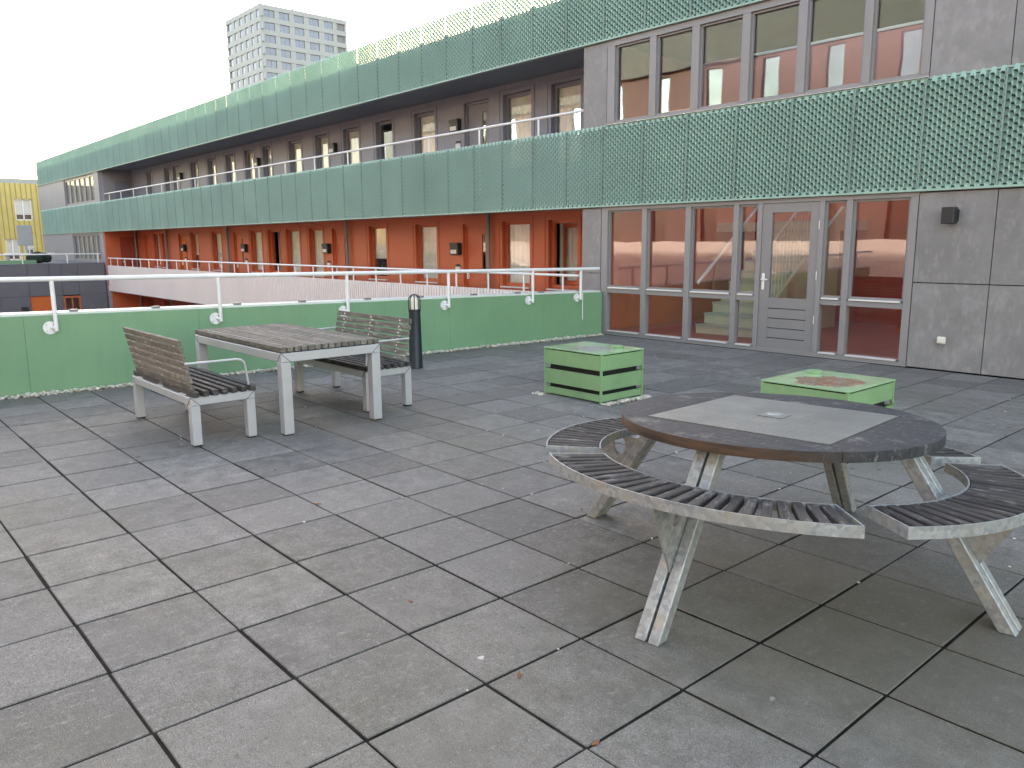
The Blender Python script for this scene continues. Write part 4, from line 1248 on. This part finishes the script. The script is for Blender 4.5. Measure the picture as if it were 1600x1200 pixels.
# ================================================================ YELLOW BUILDING
Yb = thing('yellow_building', (-68, 8, -9), 'yellow ribbed metal building beyond the left end of the gallery building', 'building')
yops = [(8.35, 9.75, 3.2, 4.6), (10.85, 11.85, 3.2, 4.6), (8.6, 9.6, .6, 2.2), (10.1, 10.9, .6, 2.0), (11.15, 11.75, .9, 2.25), (6.2, 7.4, 3.2, 4.6)]
yz_wall('wall', 'yellow_clad', Yb, -62.3, -62, -10, 20, -9, 5.6, yops)
MB().box(-78, -62.31, -10, 20, -9, 5.55).build('body', 'room_dark', Yb)
MB().box(-66, -63.5, 10.4, 13.5, 5.56, 6.0).build('roof_plant_box', 'tower_white', Yb)
y = -1.0
seam = MB()
while y < 14:
    zs = [(-1, 5.6)]
    for (a, b, c, d) in yops:
        if a - .02 < y < b + .02:
            zs = [s2 for (z0, z1) in zs for s2 in ((z0, min(z1, c)), (max(z0, d), z1)) if s2[1] > s2[0] + .01]
    for (z0, z1) in zs: seam.box(-62.0, -61.93, y - .018, y + .018, z0, z1)
    y += .30
stuff(seam.build('standing_seams', 'yellow_seam', Yb))
for (a, b, c, d) in yops:
    m_ = MB()
    for (ya, yb_, za, zb) in ((a, a + .07, c, d), (b - .07, b, c, d), (a, b, c, c + .07), (a, b, d - .07, d), ((a + b) / 2 - .035, (a + b) / 2 + .035, c, d), (a, b, c + .38, c + .43)):
        m_.box(-62.25, -62.12, ya, yb_, za, zb)
    w = m_.build('window', 'white_metal', Yb)
    MB().box(-62.2, -62.19, a + .02, b - .02, c + .02, d - .02).build('pane', 'gallery_glass', w)
    MB().box(-62.235, -62.225, a + .01, b - .01, c + .45, d).build('blind', 'coping_white', w)

# ================================================================ TOWER
T = thing('residential_tower', (-211, 105, -9), 'tall pale residential tower rising behind the gallery building', 'tower')
TX0, TX1, TY0, TY1, TZ = -222.3, -200.5, 93.0, 117.6, 60.7
MB().box(TX0 + .5, TX1 - .5, TY0 + .5, TY1 - .5, -9, TZ - .4).build('core', 'tower_dark', T)
FH = 3.0
WN1 = MB().box(-.1, .0, -1.25, 1.25, 0, 1.75).mesh('window', 'tower_glass')
FRM = MB().box(-.05, .06, -.05, .05, 0, 1.75).mesh('window_post', 'tower_white')
WN2 = MB().box(-.85, .85, 0, .1, 0, 1.75).mesh('window', 'tower_glass')
for k in range(12):
    zt = TZ - k * FH
    MB().box(TX0, TX1, TY0, TY1, zt - 1.15, zt).build('floor_band', 'tower_white', T)
    zb = zt - FH                      # top of the next band
    # right face (towards +X): white piers between windows, open corner loggia at the far end
    yy = [TY0 + .02, 94.3, 96.9, 98.1, 101.0, 102.2, 105.1, 106.3, 109.2, 110.4, 113.2, 114.2]
    piers = [(93.02, 94.2), (96.9, 98.2), (100.9, 102.3), (105.0, 106.5), (109.3, 110.8), (113.4, 114.6), (117.0, 117.58)]
    for (a, b) in piers:
        MB().box(TX1 - .5, TX1 - .1, a, b, zb, zt - 1.15).build('pier', 'tower_white', T)
    if k < 9:
        for i in range(5):
            yc = (piers[i][1] + piers[i + 1][0]) / 2
            link('window', WN1, T, (TX1 - .3, yc, zb + .05)); link('window_post', FRM, T, (TX1 - .25, yc, zb + .05))
    # left face (towards -Y)
    n = 6
    for i in range(n + 1):
        xc = TX0 + .3 + (TX1 - TX0 - 1.2) * i / n
        MB().box(xc, xc + 1.75 - (1.1 if i == 0 else 0), TY0 + .1, TY0 + .5, zb, zt - 1.15).build('pier', 'tower_white', T)
        if k < 9 and i < n: link('window', WN2, T, (xc + 2.65, TY0 + .25, zb + .05))
for (y, h) in ((98.6, 3.2), (100.0, 3.2)):
    MB().tube([(-203, y, TZ), (-203, y, TZ + h)], .12, 6).build('mast', 'tower_dark', T)
MB().tube([(-202.5, 103, TZ), (-202.5, 103, TZ + .9)], [.5, .2], 8).build('roof_vent', 'tower_dark', T)

er = thing('edge_railing', (-3, -.78, 0), 'plain metal railing on the open terrace edge behind the camera, mirrored in the glass', 'railing')
MB().tube([(-9.6, -.78, 1.0), (4.4, -.78, 1.0)], .009, 8).build('rail', 'galvanised_steel', er, smooth=True)
for k in range(7): MB().tube([(-9.3 + 2.2 * k, -.78, -.02), (-9.3 + 2.2 * k, -.78, 1.0)], .009, 8).build('post', 'galvanised_steel', er, smooth=True)
# ================================================================ OPPOSITE BUILDING (behind the camera, seen mirrored in the glass)
O = thing('opposite_building', (-14, -11, -6), 'apartment block facing the terrace, mirrored in the stair hall glass', 'building')
OY = -9.55
MB().box(-48, 8, -20, OY - .6, -6, 11.2).build('core', 'room_dark', O)
def ofloor(z0, z1, mat, wins, gm):
    wall_openings('wall', mat, O, -48, 8, OY - .55, OY - .3, z0, z1, [(a, b, c, d) for a, b, c, d in wins])
    for (a, b, c, d) in wins:
        MB().box(a, b, OY - .45, OY - .42, c, d).build('window', gm, O)
ow = [(-45 + 2.75 * k, -44.15 + 2.75 * k) for k in range(19)]
ofloor(-6, -.7, 'red_wall', [(a, b, -2.6, -1.0) for a, b in ow], 'opp_window_dark')
MB().box(-48, 8, OY - .29, OY, -.7, 1.56).build('balcony_band', 'opp_white', O)
ofloor(1.0, 3.55, 'opp_grey', [(a + 1.25, b + 1.25, 1.3, 3.1) for a, b in ow], 'opp_window_dark')
MB().box(-48, 8, OY - .29, OY, 3.56, 4.9).build('balcony_band', 'opp_green', O)
ofloor(3.56, 6.2, 'opp_grey', [(a, b, 4.2, 6.0) for a, b in ow], 'opp_window')
MB().box(-48, 8, OY - .29, OY, 6.25, 7.3).build('balcony_band', 'opp_white', O)
ofloor(6.25, 9.05, 'opp_grey', [(a + 1.31, b + 1.2, 7.0, 8.9) for a, b in ow], 'opp_window')
MB().box(-48, 8, OY - .29, OY, 9.06, 10.6).build('balcony_band', 'opp_green', O)
print('objects', len(bpy.data.objects))
